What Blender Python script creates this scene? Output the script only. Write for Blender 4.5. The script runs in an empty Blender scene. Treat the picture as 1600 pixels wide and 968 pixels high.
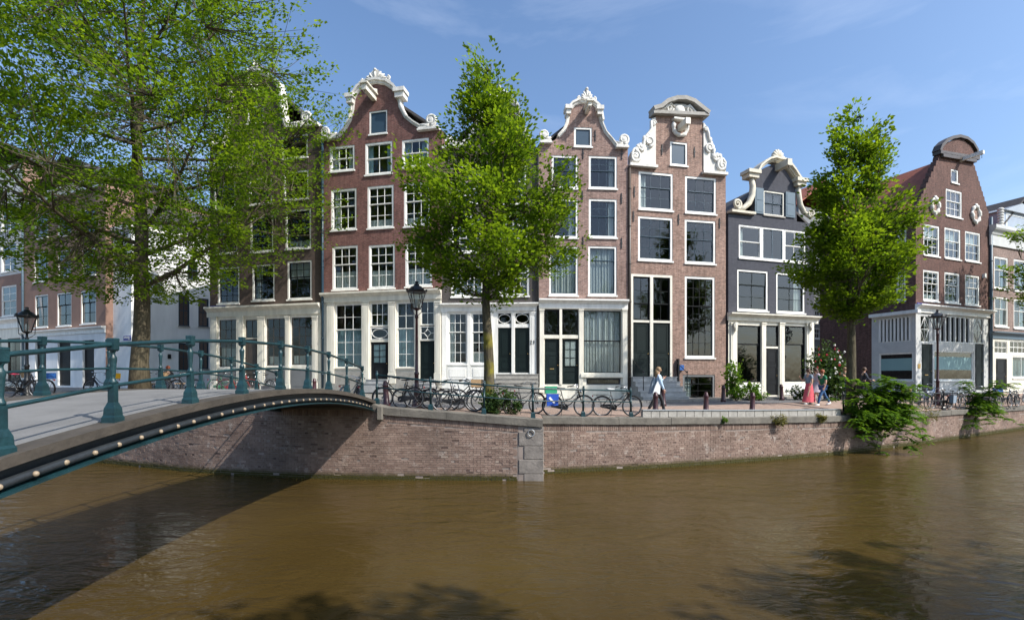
import bpy, math, random
import numpy as np
from mathutils import Vector, Matrix
from mathutils.geometry import tessellate_polygon
random.seed(7)
rng = np.random.default_rng(7)
SC = bpy.context.scene
COL = SC.collection
R = math.radians

# ------------------------------------------------------------------ camera
FPX, CX, HY, CAMZ = 756.0, 800.0, 590.0, 1.2       # focal length in photo pixels, horizon row, eye height above the street
cam_d = bpy.data.cameras.new('camera')
cam = bpy.data.objects.new('camera', cam_d); COL.objects.link(cam)
cam.location = (0, 0, CAMZ); cam.rotation_euler = (R(90), 0, 0)
cam_d.sensor_width = 36; cam_d.lens = 36 * FPX / 1600
cam_d.shift_y = (HY - 484) / 1600
cam_d.clip_start = .05; cam_d.clip_end = 3000
SC.camera = cam

# ------------------------------------------------------------------ sky, sun, exposure
SUN = Vector((.9, -.53, 1.0)).normalized()           # direction towards the sun
SUN_EL = math.asin(SUN.z); SUN_AZ = math.atan2(SUN.x, SUN.y)
world = bpy.data.worlds.new('World'); SC.world = world; world.use_nodes = True
wn = world.node_tree; wn.nodes.clear()
wo = wn.nodes.new('ShaderNodeOutputWorld'); wb = wn.nodes.new('ShaderNodeBackground')
sky = wn.nodes.new('ShaderNodeTexSky'); sky.sky_type = 'NISHITA'; sky.sun_disc = False
sky.sun_elevation = SUN_EL; sky.sun_rotation = SUN_AZ
sky.air_density = 1.0; sky.dust_density = 2.4; sky.ozone_density = 2.5
tc = wn.nodes.new('ShaderNodeTexCoord')
mp = wn.nodes.new('ShaderNodeMapping'); mp.inputs['Scale'].default_value = (1.2, 1.2, 5.0)
mp.inputs['Location'].default_value = (2.35, 3.7, .4)
cn = wn.nodes.new('ShaderNodeTexNoise'); cn.inputs['Scale'].default_value = 1.7; cn.inputs['Detail'].default_value = 7
cn.inputs['Roughness'].default_value = .58; cn.inputs['Distortion'].default_value = .5
cr = wn.nodes.new('ShaderNodeValToRGB')
cr.color_ramp.elements[0].position = .54; cr.color_ramp.elements[0].color = (0, 0, 0, 1)
cr.color_ramp.elements[1].position = .86; cr.color_ramp.elements[1].color = (.2, .2, .2, 1)
mx = wn.nodes.new('ShaderNodeMixRGB'); mx.inputs['Color2'].default_value = (7.2, 7.8, 9.0, 1)
gm = wn.nodes.new('ShaderNodeMixRGB'); gm.blend_type = 'MULTIPLY'; gm.inputs['Fac'].default_value = 1
gm.inputs['Color2'].default_value = (1.1, 1.23, 1.32, 1)
wn.links.new(tc.outputs['Generated'], mp.inputs['Vector']); wn.links.new(mp.outputs[0], cn.inputs['Vector'])
wn.links.new(cn.outputs['Fac'], cr.inputs[0]); wn.links.new(cr.outputs[0], mx.inputs['Fac'])
wn.links.new(sky.outputs[0], gm.inputs['Color1']); wn.links.new(gm.outputs[0], mx.inputs['Color1'])
wn.links.new(mx.outputs[0], wb.inputs['Color']); wn.links.new(wb.outputs[0], wo.inputs['Surface'])
wb.inputs['Strength'].default_value = .145
sun_d = bpy.data.lights.new('sun', 'SUN'); sun_d.energy = 5.0; sun_d.angle = R(.53); sun_d.color = (1, .945, .86)
sun = bpy.data.objects.new('sun', sun_d); COL.objects.link(sun); sun.location = SUN * 60
sun.rotation_euler = (-SUN).to_track_quat('-Z', 'Y').to_euler()
SC.view_settings.view_transform = 'Standard'; SC.view_settings.look = 'None'
SC.view_settings.gamma = 1; SC.view_settings.use_curve_mapping = False
SC.view_settings.exposure = 0.32
SC.render.engine = 'CYCLES'
SC.cycles.max_bounces = 8; SC.cycles.transparent_max_bounces = 12
SC.cycles.caustics_reflective = False; SC.cycles.caustics_refractive = False

# ------------------------------------------------------------------ helpers
class MB:
    """collects simple shapes; build() links them as one mesh object"""
    def __init__(s): s.v = []; s.f = []; s.sm = []; s.tone = []
    def add(s, vs, fs, smooth=False, tone=0.5):
        n = len(s.v); s.v.extend([tuple(v) for v in vs])
        for f in fs: s.f.append(tuple(n + i for i in f)); s.sm.append(smooth); s.tone.append(tone)
        return s
    def box(s, x0, x1, y0, y1, z0, z1, tone=.5):
        return s.add([(x0,y0,z0),(x1,y0,z0),(x1,y1,z0),(x0,y1,z0),(x0,y0,z1),(x1,y0,z1),(x1,y1,z1),(x0,y1,z1)],
              [(0,3,2,1),(4,5,6,7),(0,1,5,4),(1,2,6,5),(2,3,7,6),(3,0,4,7)], False, tone)
    def frustum(s, cx, cy, z0, z1, a0, b0, a1, b1):
        return s.add([(cx-a0,cy-b0,z0),(cx+a0,cy-b0,z0),(cx+a0,cy+b0,z0),(cx-a0,cy+b0,z0),
               (cx-a1,cy-b1,z1),(cx+a1,cy-b1,z1),(cx+a1,cy+b1,z1),(cx-a1,cy+b1,z1)],
              [(0,3,2,1),(4,5,6,7),(0,1,5,4),(1,2,6,5),(2,3,7,6),(3,0,4,7)])
    def tube(s, pts, r, n=8, caps=True):
        pts = [Vector(p) for p in pts]; k = len(pts)
        rs = list(r) if isinstance(r, (list, tuple, np.ndarray)) else [r] * k
        vs = []; up = None
        for i, p in enumerate(pts):
            d = (pts[min(i+1, k-1)] - pts[max(i-1, 0)])
            d = d.normalized() if d.length > 1e-9 else Vector((0, 0, 1))
            if up is None:
                a = Vector((0, 0, 1)) if abs(d.z) < .9 else Vector((1, 0, 0))
                up = d.cross(a).normalized()
            up = (up - d * up.dot(d)); up = up.normalized() if up.length > 1e-6 else d.orthogonal().normalized()
            w = d.cross(up)
            for j in range(n):
                a = 2 * math.pi * j / n
                vs.append(p + (up * math.cos(a) + w * math.sin(a)) * rs[i])
        fs = [(i*n+j, i*n+(j+1) % n, (i+1)*n+(j+1) % n, (i+1)*n+j) for i in range(k-1) for j in range(n)]
        s.add(vs, fs, n > 5)
        if caps:
            m = len(s.v) - k*n
            s.f += [tuple(m+j for j in range(n))[::-1], tuple(m+(k-1)*n+j for j in range(n))]; s.sm += [False]*2; s.tone += [.5]*2
        return s
    def lathe(s, prof, cx=0, cy=0, n=14, off=0, smooth=True):
        vs = [(cx + r*math.cos(2*math.pi*j/n+off), cy + r*math.sin(2*math.pi*j/n+off), z) for r, z in prof for j in range(n)]
        k = len(prof)
        fs = [(i*n+j, i*n+(j+1) % n, (i+1)*n+(j+1) % n, (i+1)*n+j) for i in range(k-1) for j in range(n)]
        fs += [tuple(range(n))[::-1], tuple((k-1)*n+j for j in range(n))]
        return s.add(vs, fs, smooth)
    def ball(s, c, rx, ry=None, rz=None, n=10, m=6):
        ry = rx if ry is None else ry; rz = rx if rz is None else rz
        vs = [(c[0], c[1], c[2]-rz)]
        for i in range(1, m):
            a = math.pi*i/m - math.pi/2
            for j in range(n):
                b = 2*math.pi*j/n
                vs.append((c[0]+rx*math.cos(a)*math.cos(b), c[1]+ry*math.cos(a)*math.sin(b), c[2]+rz*math.sin(a)))
        vs.append((c[0], c[1], c[2]+rz)); t = len(vs)-1
        fs = [(0, 1+(j+1) % n, 1+j) for j in range(n)]
        fs += [(1+i*n+j, 1+i*n+(j+1) % n, 1+(i+1)*n+(j+1) % n, 1+(i+1)*n+j) for i in range(m-2) for j in range(n)]
        fs += [(1+(m-2)*n+j, 1+(m-2)*n+(j+1) % n, t) for j in range(n)]
        return s.add(vs, fs, True)
    def prism(s, out, y0, y1):
        """outline in (x, z) extruded along y"""
        n = len(out); vs = [(x, y0, z) for x, z in out] + [(x, y1, z) for x, z in out]
        area = sum(out[i][0]*out[(i+1) % n][1]-out[(i+1) % n][0]*out[i][1] for i in range(n))
        fr = tuple(range(n)) if area > 0 else tuple(range(n))[::-1]
        fs = [fr, tuple(n+i for i in fr[::-1])]
        for i in range(n):
            j = (i+1) % n
            fs.append((j, i, n+i, n+j) if area > 0 else (i, j, n+j, n+i))
        return s.add(vs, fs)
    def ribbon(s, path, w0, w1, y0, y1):
        """moulding that follows a profile given in (x, z), from offset w0 to w1 on its left side"""
        k = len(path); vs = []
        for i in range(k):
            a = Vector(path[max(i-1, 0)]); b = Vector(path[min(i+1, k-1)]); d = (b-a).normalized()
            nrm = Vector((-d.y, d.x)); p = Vector(path[i])
            for w, y in ((w0, y0), (w1, y0), (w1, y1), (w0, y1)):
                q = p + nrm*w; vs.append((q.x, y, q.y))
        fs = [(i*4+j, i*4+(j+1) % 4, i*4+4+(j+1) % 4, i*4+4+j) for i in range(k-1) for j in range(4)]
        fs += [(3, 2, 1, 0), tuple((k-1)*4+j for j in range(4))]
        return s.add(vs, fs)
    def spiral(s, c, r, y, turns=1.6, th=.06, flip=1, n=26, a0=0):
        pts = []; rs = []
        for i in range(n):
            q = i/(n-1); a = a0 + flip*q*turns*2*math.pi; rr = r*(1-q*.82)
            pts.append((c[0]+rr*math.cos(a), y-.04*q, c[1]+rr*math.sin(a))); rs.append(th*(1-.5*q))
        return s.tube(pts, rs, 7)
    def build(s, name, mat, parent=None, loc=None, rotz=0, world=False, smooth=None):
        me = bpy.data.meshes.new(name)
        off = Vector((0, 0, 0))
        if world and parent is not None: off = Vector(parent.location)
        me.from_pydata([tuple(Vector(v)-off) for v in s.v] if world else s.v, [], s.f)
        me.polygons.foreach_set('use_smooth', [bool(x) if smooth is None else smooth for x in s.sm])
        if any(t != .5 for t in s.tone):
            at = me.attributes.new('tone', 'FLOAT', 'FACE'); at.data.foreach_set('value', s.tone)
        me.update()
        return link(name, me, mat, parent, loc, rotz)

def link(name, me, mat, parent=None, loc=None, rotz=0):
    o = bpy.data.objects.new(name, me); COL.objects.link(o)
    if mat is not None and len(me.materials) == 0: me.materials.append(M[mat] if isinstance(mat, str) else mat)
    if parent is not None: o.parent = parent
    if loc is not None: o.location = loc
    o.rotation_euler = (0, 0, rotz)
    return o
def tag(o, label, cat=None, group=None, kind=None):
    if label: o['label'] = label
    if cat: o['category'] = cat
    if group: o['group'] = group
    if kind: o['kind'] = kind
    return o
def thing(name, label, cat, loc=(0, 0, 0), rotz=0, group=None):
    o = bpy.data.objects.new(name, None); COL.objects.link(o); o.empty_display_size = .3
    o.location = loc; o.rotation_euler = (0, 0, rotz)
    return tag(o, label, cat, group)
KIDS = {}
def kids(o): return [c for c in COL.objects if c.parent is o]
def copy_tree(o, table, parent=None):
    c = o.copy(); COL.objects.link(c); c.parent = parent
    for ch in table.get(o.name, []): copy_tree(ch, table, c)
    return c
def child_table():
    t = {}
    for o in COL.objects:
        if o.parent: t.setdefault(o.parent.name, []).append(o)
    return t

# ------------------------------------------------------------------ materials
M = {}
def mat(name): 
    m = bpy.data.materials.new(name); m.use_nodes = True; M[name] = m
    nt = m.node_tree; b = nt.nodes['Principled BSDF']
    return m, nt, b
def N(nt, t, **kw):
    n = nt.nodes.new(t)
    for k, v in kw.items():
        if k in n.inputs: n.inputs[k].default_value = v
        else: setattr(n, k, v)
    return n
def objvec(nt, scale=(1, 1, 1)):
    t = N(nt, 'ShaderNodeTexCoord'); m = N(nt, 'ShaderNodeMapping'); m.inputs['Scale'].default_value = scale
    nt.links.new(t.outputs['Object'], m.inputs[0]); return m.outputs[0]
def worldvec(nt, scale=(1, 1, 1)):
    t = N(nt, 'ShaderNodeNewGeometry'); m = N(nt, 'ShaderNodeMapping'); m.inputs['Scale'].default_value = scale
    nt.links.new(t.outputs['Position'], m.inputs[0]); return m.outputs[0]
def mul(c, k): return tuple(min(1, x*k) for x in c[:3]) + (1,)
def plain(name, col, rough=.5, noise=.18, nscale=3.0, bump=0.0, bscale=40, metal=0, spec=.5, vec='world', rvar=.0):
    m, nt, b = mat(name)
    b.inputs['Roughness'].default_value = rough; b.inputs['Metallic'].default_value = metal
    b.inputs['Specular IOR Level'].default_value = spec
    v = worldvec(nt) if vec == 'world' else worldvec(nt, (2.2, 2.2, .4)) if vec == 'streak' else objvec(nt)
    n = N(nt, 'ShaderNodeTexNoise', Scale=nscale, Detail=6.0, Roughness=.65); nt.links.new(v, n.inputs['Vector'])
    r = N(nt, 'ShaderNodeValToRGB'); r.color_ramp.elements[0].position = .3; r.color_ramp.elements[1].position = .7
    r.color_ramp.elements[0].color = mul(col, 1-noise); r.color_ramp.elements[1].color = mul(col, 1+noise)
    nt.links.new(n.outputs['Fac'], r.inputs[0]); nt.links.new(r.outputs[0], b.inputs['Base Color'])
    if bump:
        n2 = N(nt, 'ShaderNodeTexNoise', Scale=bscale, Detail=4.0); nt.links.new(v, n2.inputs['Vector'])
        bp = N(nt, 'ShaderNodeBump', Strength=bump, Distance=.02); nt.links.new(n2.outputs['Fac'], bp.inputs['Height'])
        nt.links.new(bp.outputs[0], b.inputs['Normal'])
    return m
def brick(name, c1, c2, mortar, rough=.85, painted=False, stain=.45):
    m, nt, b = mat(name); b.inputs['Roughness'].default_value = rough; b.inputs['Specular IOR Level'].default_value = .25
    t = N(nt, 'ShaderNodeTexCoord'); sp = N(nt, 'ShaderNodeSeparateXYZ'); nt.links.new(t.outputs['Object'], sp.inputs[0])
    ad = N(nt, 'ShaderNodeMath', operation='ADD'); nt.links.new(sp.outputs[0], ad.inputs[0]); nt.links.new(sp.outputs[1], ad.inputs[1])
    cb = N(nt, 'ShaderNodeCombineXYZ'); nt.links.new(ad.outputs[0], cb.inputs[0]); nt.links.new(sp.outputs[2], cb.inputs[1])
    # slightly wavering courses, as old walls have
    wn_ = N(nt, 'ShaderNodeTexNoise', Scale=.6, Detail=2.0); nt.links.new(cb.outputs[0], wn_.inputs['Vector'])
    vm = N(nt, 'ShaderNodeVectorMath', operation='MULTIPLY_ADD'); vm.inputs[1].default_value = (.02, .05, 0)
    nt.links.new(wn_.outputs['Color'], vm.inputs[0]); nt.links.new(cb.outputs[0], vm.inputs[2])
    br = N(nt, 'ShaderNodeTexBrick'); br.offset = .5
    br.inputs['Scale'].default_value = 1; br.inputs['Brick Width'].default_value = .22; br.inputs['Row Height'].default_value = .068
    br.inputs['Mortar Size'].default_value = .009; br.inputs['Mortar Smooth'].default_value = .3; br.inputs['Bias'].default_value = -.1
    br.inputs['Color1'].default_value = c1 + (1,); br.inputs['Color2'].default_value = c2 + (1,); br.inputs['Mortar'].default_value = mortar + (1,)
    nt.links.new(vm.outputs[0], br.inputs['Vector'])
    n1 = N(nt, 'ShaderNodeTexNoise', Scale=.55, Detail=8.0, Roughness=.7); nt.links.new(cb.outputs[0], n1.inputs['Vector'])
    st = N(nt, 'ShaderNodeMapping'); st.inputs['Scale'].default_value = (7, .9, 1); nt.links.new(cb.outputs[0], st.inputs[0])
    n3 = N(nt, 'ShaderNodeTexNoise', Scale=1.0, Detail=5.0, Roughness=.7); nt.links.new(st.outputs[0], n3.inputs['Vector'])
    av = N(nt, 'ShaderNodeMath', operation='ADD'); nt.links.new(n1.outputs['Fac'], av.inputs[0]); nt.links.new(n3.outputs['Fac'], av.inputs[1])
    mr = N(nt, 'ShaderNodeMapRange'); mr.inputs['From Min'].default_value = .65; mr.inputs['From Max'].default_value = 1.35
    mr.inputs['To Min'].default_value = 1-stain; mr.inputs['To Max'].default_value = 1+stain; nt.links.new(av.outputs[0], mr.inputs['Value'])
    mm = N(nt, 'ShaderNodeMixRGB', blend_type='MULTIPLY'); mm.inputs['Fac'].default_value = 1
    nt.links.new(br.outputs['Color'], mm.inputs['Color1']); nt.links.new(mr.outputs[0], mm.inputs['Color2'])
    n6 = N(nt, 'ShaderNodeTexNoise', Scale=1.0, Detail=3.0, Roughness=.8); s6 = N(nt, 'ShaderNodeMapping'); s6.inputs['Scale'].default_value = (5, 13, 1); nt.links.new(cb.outputs[0], s6.inputs[0]); nt.links.new(s6.outputs[0], n6.inputs['Vector'])
    r6 = N(nt, 'ShaderNodeMapRange'); r6.inputs['From Min'].default_value = .32; r6.inputs['From Max'].default_value = .68; r6.inputs['To Min'].default_value = .62 if not painted else .86; r6.inputs['To Max'].default_value = 1.38 if not painted else 1.14; nt.links.new(n6.outputs['Fac'], r6.inputs['Value'])
    m6 = N(nt, 'ShaderNodeMixRGB', blend_type='MULTIPLY'); m6.inputs['Fac'].default_value = 1; nt.links.new(mm.outputs[0], m6.inputs['Color1']); nt.links.new(r6.outputs[0], m6.inputs['Color2'])
    nt.links.new(m6.outputs[0], b.inputs['Base Color'])
    n4 = N(nt, 'ShaderNodeTexNoise', Scale=22.0, Detail=3.0); nt.links.new(cb.outputs[0], n4.inputs['Vector'])
    hh = N(nt, 'ShaderNodeMath', operation='MULTIPLY_ADD'); hh.inputs[1].default_value = -.9
    nt.links.new(br.outputs['Fac'], hh.inputs[0]); nt.links.new(n4.outputs['Fac'], hh.inputs[2])
    bp = N(nt, 'ShaderNodeBump', Strength=.55 if not painted else .35, Distance=.012); nt.links.new(hh.outputs[0], bp.inputs['Height'])
    nt.links.new(bp.outputs[0], b.inputs['Normal'])
    return m
brick('brick_dark_brown', (.085,.062,.053), (.105,.075,.062), (.075,.062,.055), painted=True, stain=.2)
brick('brick_red_purple', (.185,.082,.07), (.135,.06,.054), (.19,.145,.125))
brick('brick_charcoal', (.075,.066,.064), (.09,.078,.072), (.07,.065,.06), painted=True, stain=.2)
brick('brick_pink_brown', (.285,.18,.15), (.19,.115,.095), (.31,.26,.235))
brick('brick_orange_brown', (.29,.178,.138), (.19,.112,.087), (.32,.265,.23))
brick('brick_slate_blue', (.056,.058,.073), (.068,.07,.085), (.05,.053,.066), painted=True, stain=.16)
brick('brick_deep_red', (.125,.06,.048), (.09,.043,.036), (.13,.10,.088))
brick('brick_grey_brown', (.24,.165,.14), (.2,.14,.12), (.25,.21,.19))
plain('render_pink', (.25,.155,.12), .9, .12, 1.2, .2, 60)
plain('render_white', (.72,.73,.73), .85, .12, .6, .15, 50, vec='streak')
plain('render_pale', (.6,.6,.58), .9, .08, .9)
plain('paint_white', (.78,.77,.73), .45, .15, 1.6, .08, 30, vec='streak')
plain('paint_cream', (.70,.665,.575), .5, .16, 1.6, .08, 30, vec='streak')
plain('paint_stone_cream', (.56,.515,.42), .7, .14, 4.0, .3, 25)
plain('stone_white', (.64,.62,.575), .75, .22, 2.0, .35, 22, vec='streak')
plain('paint_black', (.007,.008,.01), .55, .2, 3.0, spec=.25)
plain('paint_dark_green', (.004,.011,.011), .55, .2, 2.0, spec=.25)
plain('paint_dark_blue', (.018,.045,.07), .4, .15, 2.0)
plain('paint_brown', (.06,.045,.035), .45, .2, 2.0)
plain('paint_grey', (.16,.165,.17), .6, .1, 2.0)
plain('paint_shutter', (.075,.12,.16), .5, .1, 2.0)
plain('roof_red', (.26,.075,.042), .8, .3, 2.5, .5, 9)
plain('roof_dark', (.05,.045,.045), .75, .25, 2.5, .5, 9)
plain('paint_pale_grey', (.5,.5,.485), .5, .1, 2.0)
plain('paint_bluegrey', (.3,.35,.42), .5, .1, 2.0)
plain('zinc', (.38,.4,.42), .45, .1, 2.0, 0, 1, .6)
plain('stone_grey', (.30,.285,.26), .8, .22, 3.5, .4, 18)
plain('stone_coping', (.13,.118,.10), .85, .35, 2.6, .5, 16)
plain('stone_quoin', (.2,.178,.16), .85, .3, 3.2, .5, 14)
plain('stone_step', (.36,.36,.36), .75, .2, 3.0, .3, 20)
plain('iron_teal', (.007,.032,.039), .42, .42, 4.0, .3, 28)
plain('iron_black', (.012,.013,.015), .4, .2, 5.0, .1, 35)
plain('iron_maroon', (.045,.012,.016), .35, .2, 5.0, .1, 35)
plain('iron_dark_bridge', (.02,.024,.028), .45, .35, 4.0, .2, 25)
plain('stud_bone', (.28,.215,.145), .55, .2, 8.0, .1, 30)
plain('deck_kerb', (.052,.043,.034), .85, .35, 3.0, .5, 14)
plain('rubber', (.012,.012,.012), .7, .1, 5)
plain('chrome', (.55,.56,.58), .25, .05, 5, 0, 1, 1)
plain('bike_black', (.012,.012,.014), .3, .1, 5)
plain('bike_silver', (.24,.245,.26), .35, .1, 5, 0, 1, .7)
plain('bike_red', (.25,.02,.025), .35, .1, 5)
plain('bike_green', (.02,.13,.06), .35, .1, 5)
plain('bike_blue', (.03,.09,.22), .35, .1, 5)
plain('saddle_white', (.6,.6,.6), .5, .05, 5)
plain('saddle_black', (.02,.018,.017), .5, .1, 5)
plain('saddle_pink', (.55,.04,.09), .5, .1, 5)
plain('cloth_blue', (.015,.075,.42), .5, .15, 6, .2, 20)
plain('cloth_white', (.75,.76,.78), .8, .06, 8)
plain('cloth_paleblue', (.42,.55,.70), .85, .1, 8)
plain('cloth_dark', (.015,.016,.02), .85, .2, 8)
plain('cloth_navy', (.022,.028,.045), .85, .2, 8)
plain('cloth_pink', (.62,.10,.13), .8, .12, 8)
plain('cloth_green', (.015,.16,.07), .85, .15, 8)
plain('cloth_jeans', (.035,.10,.23), .85, .2, 8)
plain('cloth_greyblue', (.2,.25,.31), .85, .15, 8)
plain('cloth_lilac', (.45,.38,.45), .85, .12, 8)
plain('cloth_cream', (.7,.62,.45), .85, .12, 8)
plain('cloth_orange', (.55,.2,.03), .85, .12, 8)
plain('skin', (.55,.32,.23), .55, .06, 9)
plain('hair_blond', (.22,.14,.07), .6, .2, 12)
plain('hair_brown', (.07,.035,.02), .6, .2, 12)
plain('hair_red', (.26,.06,.02), .6, .2, 12)
plain('wicker', (.36,.23,.12), .8, .25, 20, .4, 60)
plain('plastic_yellow', (.75,.42,.015), .45, .05, 5)
plain('plastic_blue', (.02,.1,.34), .45, .05, 5)
plain('plastic_green', (.03,.32,.16), .45, .05, 5)
plain('enamel_blue', (.012,.012,.22), .3, .05, 5)
plain('brass', (.55,.36,.14), .35, .1, 6, 0, 1, .9)
plain('terracotta', (.35,.13,.07), .85, .15, 5)
plain('frosted_teal', (.22,.36,.36), .55, .03, 2)
plain('pane_blind', (.035,.065,.10), .35, .08, 2)
def glass():
    m, nt, b = mat('glass'); nt.nodes.remove(b)
    out = nt.nodes['Material Output']; tr = N(nt, 'ShaderNodeBsdfTransparent'); tr.inputs[0].default_value = (.80,.84,.84,1)
    gl = N(nt, 'ShaderNodeBsdfGlossy'); gl.inputs['Roughness'].default_value = .015; gl.inputs['Color'].default_value = (.95,.97,1,1)
    fr = N(nt, 'ShaderNodeFresnel'); fr.inputs['IOR'].default_value = 1.55
    ge = N(nt, 'ShaderNodeNewGeometry'); inv = N(nt, 'ShaderNodeMath', operation='SUBTRACT'); inv.inputs[0].default_value = 1
    nt.links.new(ge.outputs['Backfacing'], inv.inputs[1])
    mu = N(nt, 'ShaderNodeMath', operation='MULTIPLY', use_clamp=True); nt.links.new(fr.outputs[0], mu.inputs[0]); nt.links.new(inv.outputs[0], mu.inputs[1])
    mu2 = N(nt, 'ShaderNodeMath', operation='MULTIPLY', use_clamp=True); mu2.inputs[1].default_value = 1.35; nt.links.new(mu.outputs[0], mu2.inputs[0])
    ms = N(nt, 'ShaderNodeMixShader'); nt.links.new(mu2.outputs[0], ms.inputs[0]); nt.links.new(tr.outputs[0], ms.inputs[1]); nt.links.new(gl.outputs[0], ms.inputs[2])
    # slightly wavy old glass
    n = N(nt, 'ShaderNodeTexNoise', Scale=2.2, Detail=1.0); nt.links.new(worldvec(nt), n.inputs['Vector'])
    bp = N(nt, 'ShaderNodeBump', Strength=.06, Distance=.1); nt.links.new(n.outputs['Fac'], bp.inputs['Height']); nt.links.new(bp.outputs[0], gl.inputs['Normal'])
    nt.links.new(ms.outputs[0], out.inputs['Surface'])
glass()
def translucent(name, col, tcol, fac=.45, rough=.6, tone=True, spec=.3):
    m, nt, b = mat(name); b.inputs['Roughness'].default_value = rough; b.inputs['Specular IOR Level'].default_value = spec
    out = nt.nodes['Material Output']; tl = N(nt, 'ShaderNodeBsdfTranslucent'); ms = N(nt, 'ShaderNodeMixShader'); ms.inputs[0].default_value = fac
    for c, tgt in ((col, b.inputs['Base Color']), (tcol, tl.inputs['Color'])):
        if tone:
            at = N(nt, 'ShaderNodeAttribute', attribute_name='tone')
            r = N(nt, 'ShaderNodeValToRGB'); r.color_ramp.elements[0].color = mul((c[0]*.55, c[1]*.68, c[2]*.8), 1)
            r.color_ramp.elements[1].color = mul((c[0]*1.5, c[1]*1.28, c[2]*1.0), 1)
            nt.links.new(at.outputs['Fac'], r.inputs[0]); nt.links.new(r.outputs[0], tgt)
        else: tgt.default_value = c + (1,)
    nt.links.new(b.outputs[0], ms.inputs[1]); nt.links.new(tl.outputs[0], ms.inputs[2]); nt.links.new(ms.outputs[0], out.inputs['Surface'])
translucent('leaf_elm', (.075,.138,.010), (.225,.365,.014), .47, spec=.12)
translucent('leaf_bush', (.068,.145,.014), (.17,.33,.018), .43, spec=.12)
translucent('leaf_dark', (.035,.075,.018), (.08,.15,.02), .35)
translucent('leaf_moss', (.15,.14,.03), (.2,.2,.04), .25)
translucent('petal_red', (.5,.04,.06), (.4,.05,.05), .3, tone=False)
translucent('petal_white', (.75,.72,.7), (.5,.5,.45), .3, tone=False)
translucent('curtain', (.78,.79,.76), (.5,.52,.5), .3, .9, tone=False)
translucent('curtain_blue', (.42,.58,.64), (.25,.36,.4), .3, .9, tone=False)
def bark(name, moss):
    m, nt, b = mat(name); b.inputs['Roughness'].default_value = .9; b.inputs['Specular IOR Level'].default_value = .15
    v = worldvec(nt, (6, 6, 1.3)); n = N(nt, 'ShaderNodeTexNoise', Scale=2.5, Detail=8.0, Roughness=.7); nt.links.new(v, n.inputs['Vector'])
    r = N(nt, 'ShaderNodeValToRGB'); r.color_ramp.elements[0].color = (.032,.026,.017,1); r.color_ramp.elements[1].color = (.135,.115,.075,1)
    r.color_ramp.elements[0].position = .3; r.color_ramp.elements[1].position = .72
    nt.links.new(n.outputs['Fac'], r.inputs[0])
    # moss that grows on the lower trunk in patches
    n2 = N(nt, 'ShaderNodeTexNoise', Scale=1.6, Detail=5.0); nt.links.new(worldvec(nt), n2.inputs['Vector'])
    ge = N(nt, 'ShaderNodeNewGeometry'); sp = N(nt, 'ShaderNodeSeparateXYZ'); nt.links.new(ge.outputs['Position'], sp.inputs[0])
    zr = N(nt, 'ShaderNodeMapRange'); zr.inputs['From Min'].default_value = 4.2; zr.inputs['From Max'].default_value = 2.2; nt.links.new(sp.outputs[2], zr.inputs['Value'])
    mm = N(nt, 'ShaderNodeMath', operation='MULTIPLY'); nt.links.new(n2.outputs['Fac'], mm.inputs[0]); nt.links.new(zr.outputs[0], mm.inputs[1])
    rr = N(nt, 'ShaderNodeMapRange'); rr.inputs['From Min'].default_value = .36; rr.inputs['From Max'].default_value = .58; nt.links.new(mm.outputs[0], rr.inputs['Value'])
    mx_ = N(nt, 'ShaderNodeMixRGB'); mx_.inputs['Color2'].default_value = (.24,.21,.015,1); nt.links.new(rr.outputs[0], mx_.inputs['Fac']); nt.links.new(r.outputs[0], mx_.inputs['Color1'])
    nt.links.new((mx_ if moss else r).outputs[0], b.inputs['Base Color'])
    bp = N(nt, 'ShaderNodeBump', Strength=.8, Distance=.04); nt.links.new(n.outputs['Fac'], bp.inputs['Height']); nt.links.new(bp.outputs[0], b.inputs['Normal'])
bark('bark', False); bark('bark_mossy', True)
def ground_mat(name, c1, c2, mortar, bw, rh, stain=.25):
    m, nt, b = mat(name); b.inputs['Roughness'].default_value = .9; b.inputs['Specular IOR Level'].default_value = .25
    v = worldvec(nt); br = N(nt, 'ShaderNodeTexBrick'); br.inputs['Scale'].default_value = 1
    br.inputs['Brick Width'].default_value = bw; br.inputs['Row Height'].default_value = rh; br.inputs['Mortar Size'].default_value = .008
    br.inputs['Color1'].default_value = c1+(1,); br.inputs['Color2'].default_value = c2+(1,); br.inputs['Mortar'].default_value = mortar+(1,)
    nt.links.new(v, br.inputs['Vector'])
    n = N(nt, 'ShaderNodeTexNoise', Scale=.7, Detail=7.0, Roughness=.7); nt.links.new(v, n.inputs['Vector'])
    mr = N(nt, 'ShaderNodeMapRange'); mr.inputs['From Min'].default_value = .3; mr.inputs['From Max'].default_value = .7
    mr.inputs['To Min'].default_value = 1-stain; mr.inputs['To Max'].default_value = 1+stain; nt.links.new(n.outputs['Fac'], mr.inputs['Value'])
    mm = N(nt, 'ShaderNodeMixRGB', blend_type='MULTIPLY'); mm.inputs['Fac'].default_value = 1
    nt.links.new(br.outputs['Color'], mm.inputs['Color1']); nt.links.new(mr.outputs[0], mm.inputs['Color2']); nt.links.new(mm.outputs[0], b.inputs['Base Color'])
    bp = N(nt, 'ShaderNodeBump', Strength=.4, Distance=.01, invert=True); nt.links.new(br.outputs['Fac'], bp.inputs['Height']); nt.links.new(bp.outputs[0], b.inputs['Normal'])
ground_mat('paving_pink', (.33,.235,.19), (.27,.19,.155), (.2,.17,.14), .2, .1)
ground_mat('road_grey', (.165,.16,.165), (.135,.13,.135), (.1,.1,.1), .2, .1)
ground_mat('paving_grey', (.25,.235,.215), (.21,.2,.185), (.15,.14,.13), .3, .3)
plain('asphalt_bridge', (.155,.153,.15), .85, .24, 1.3, .35, 120)
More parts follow.
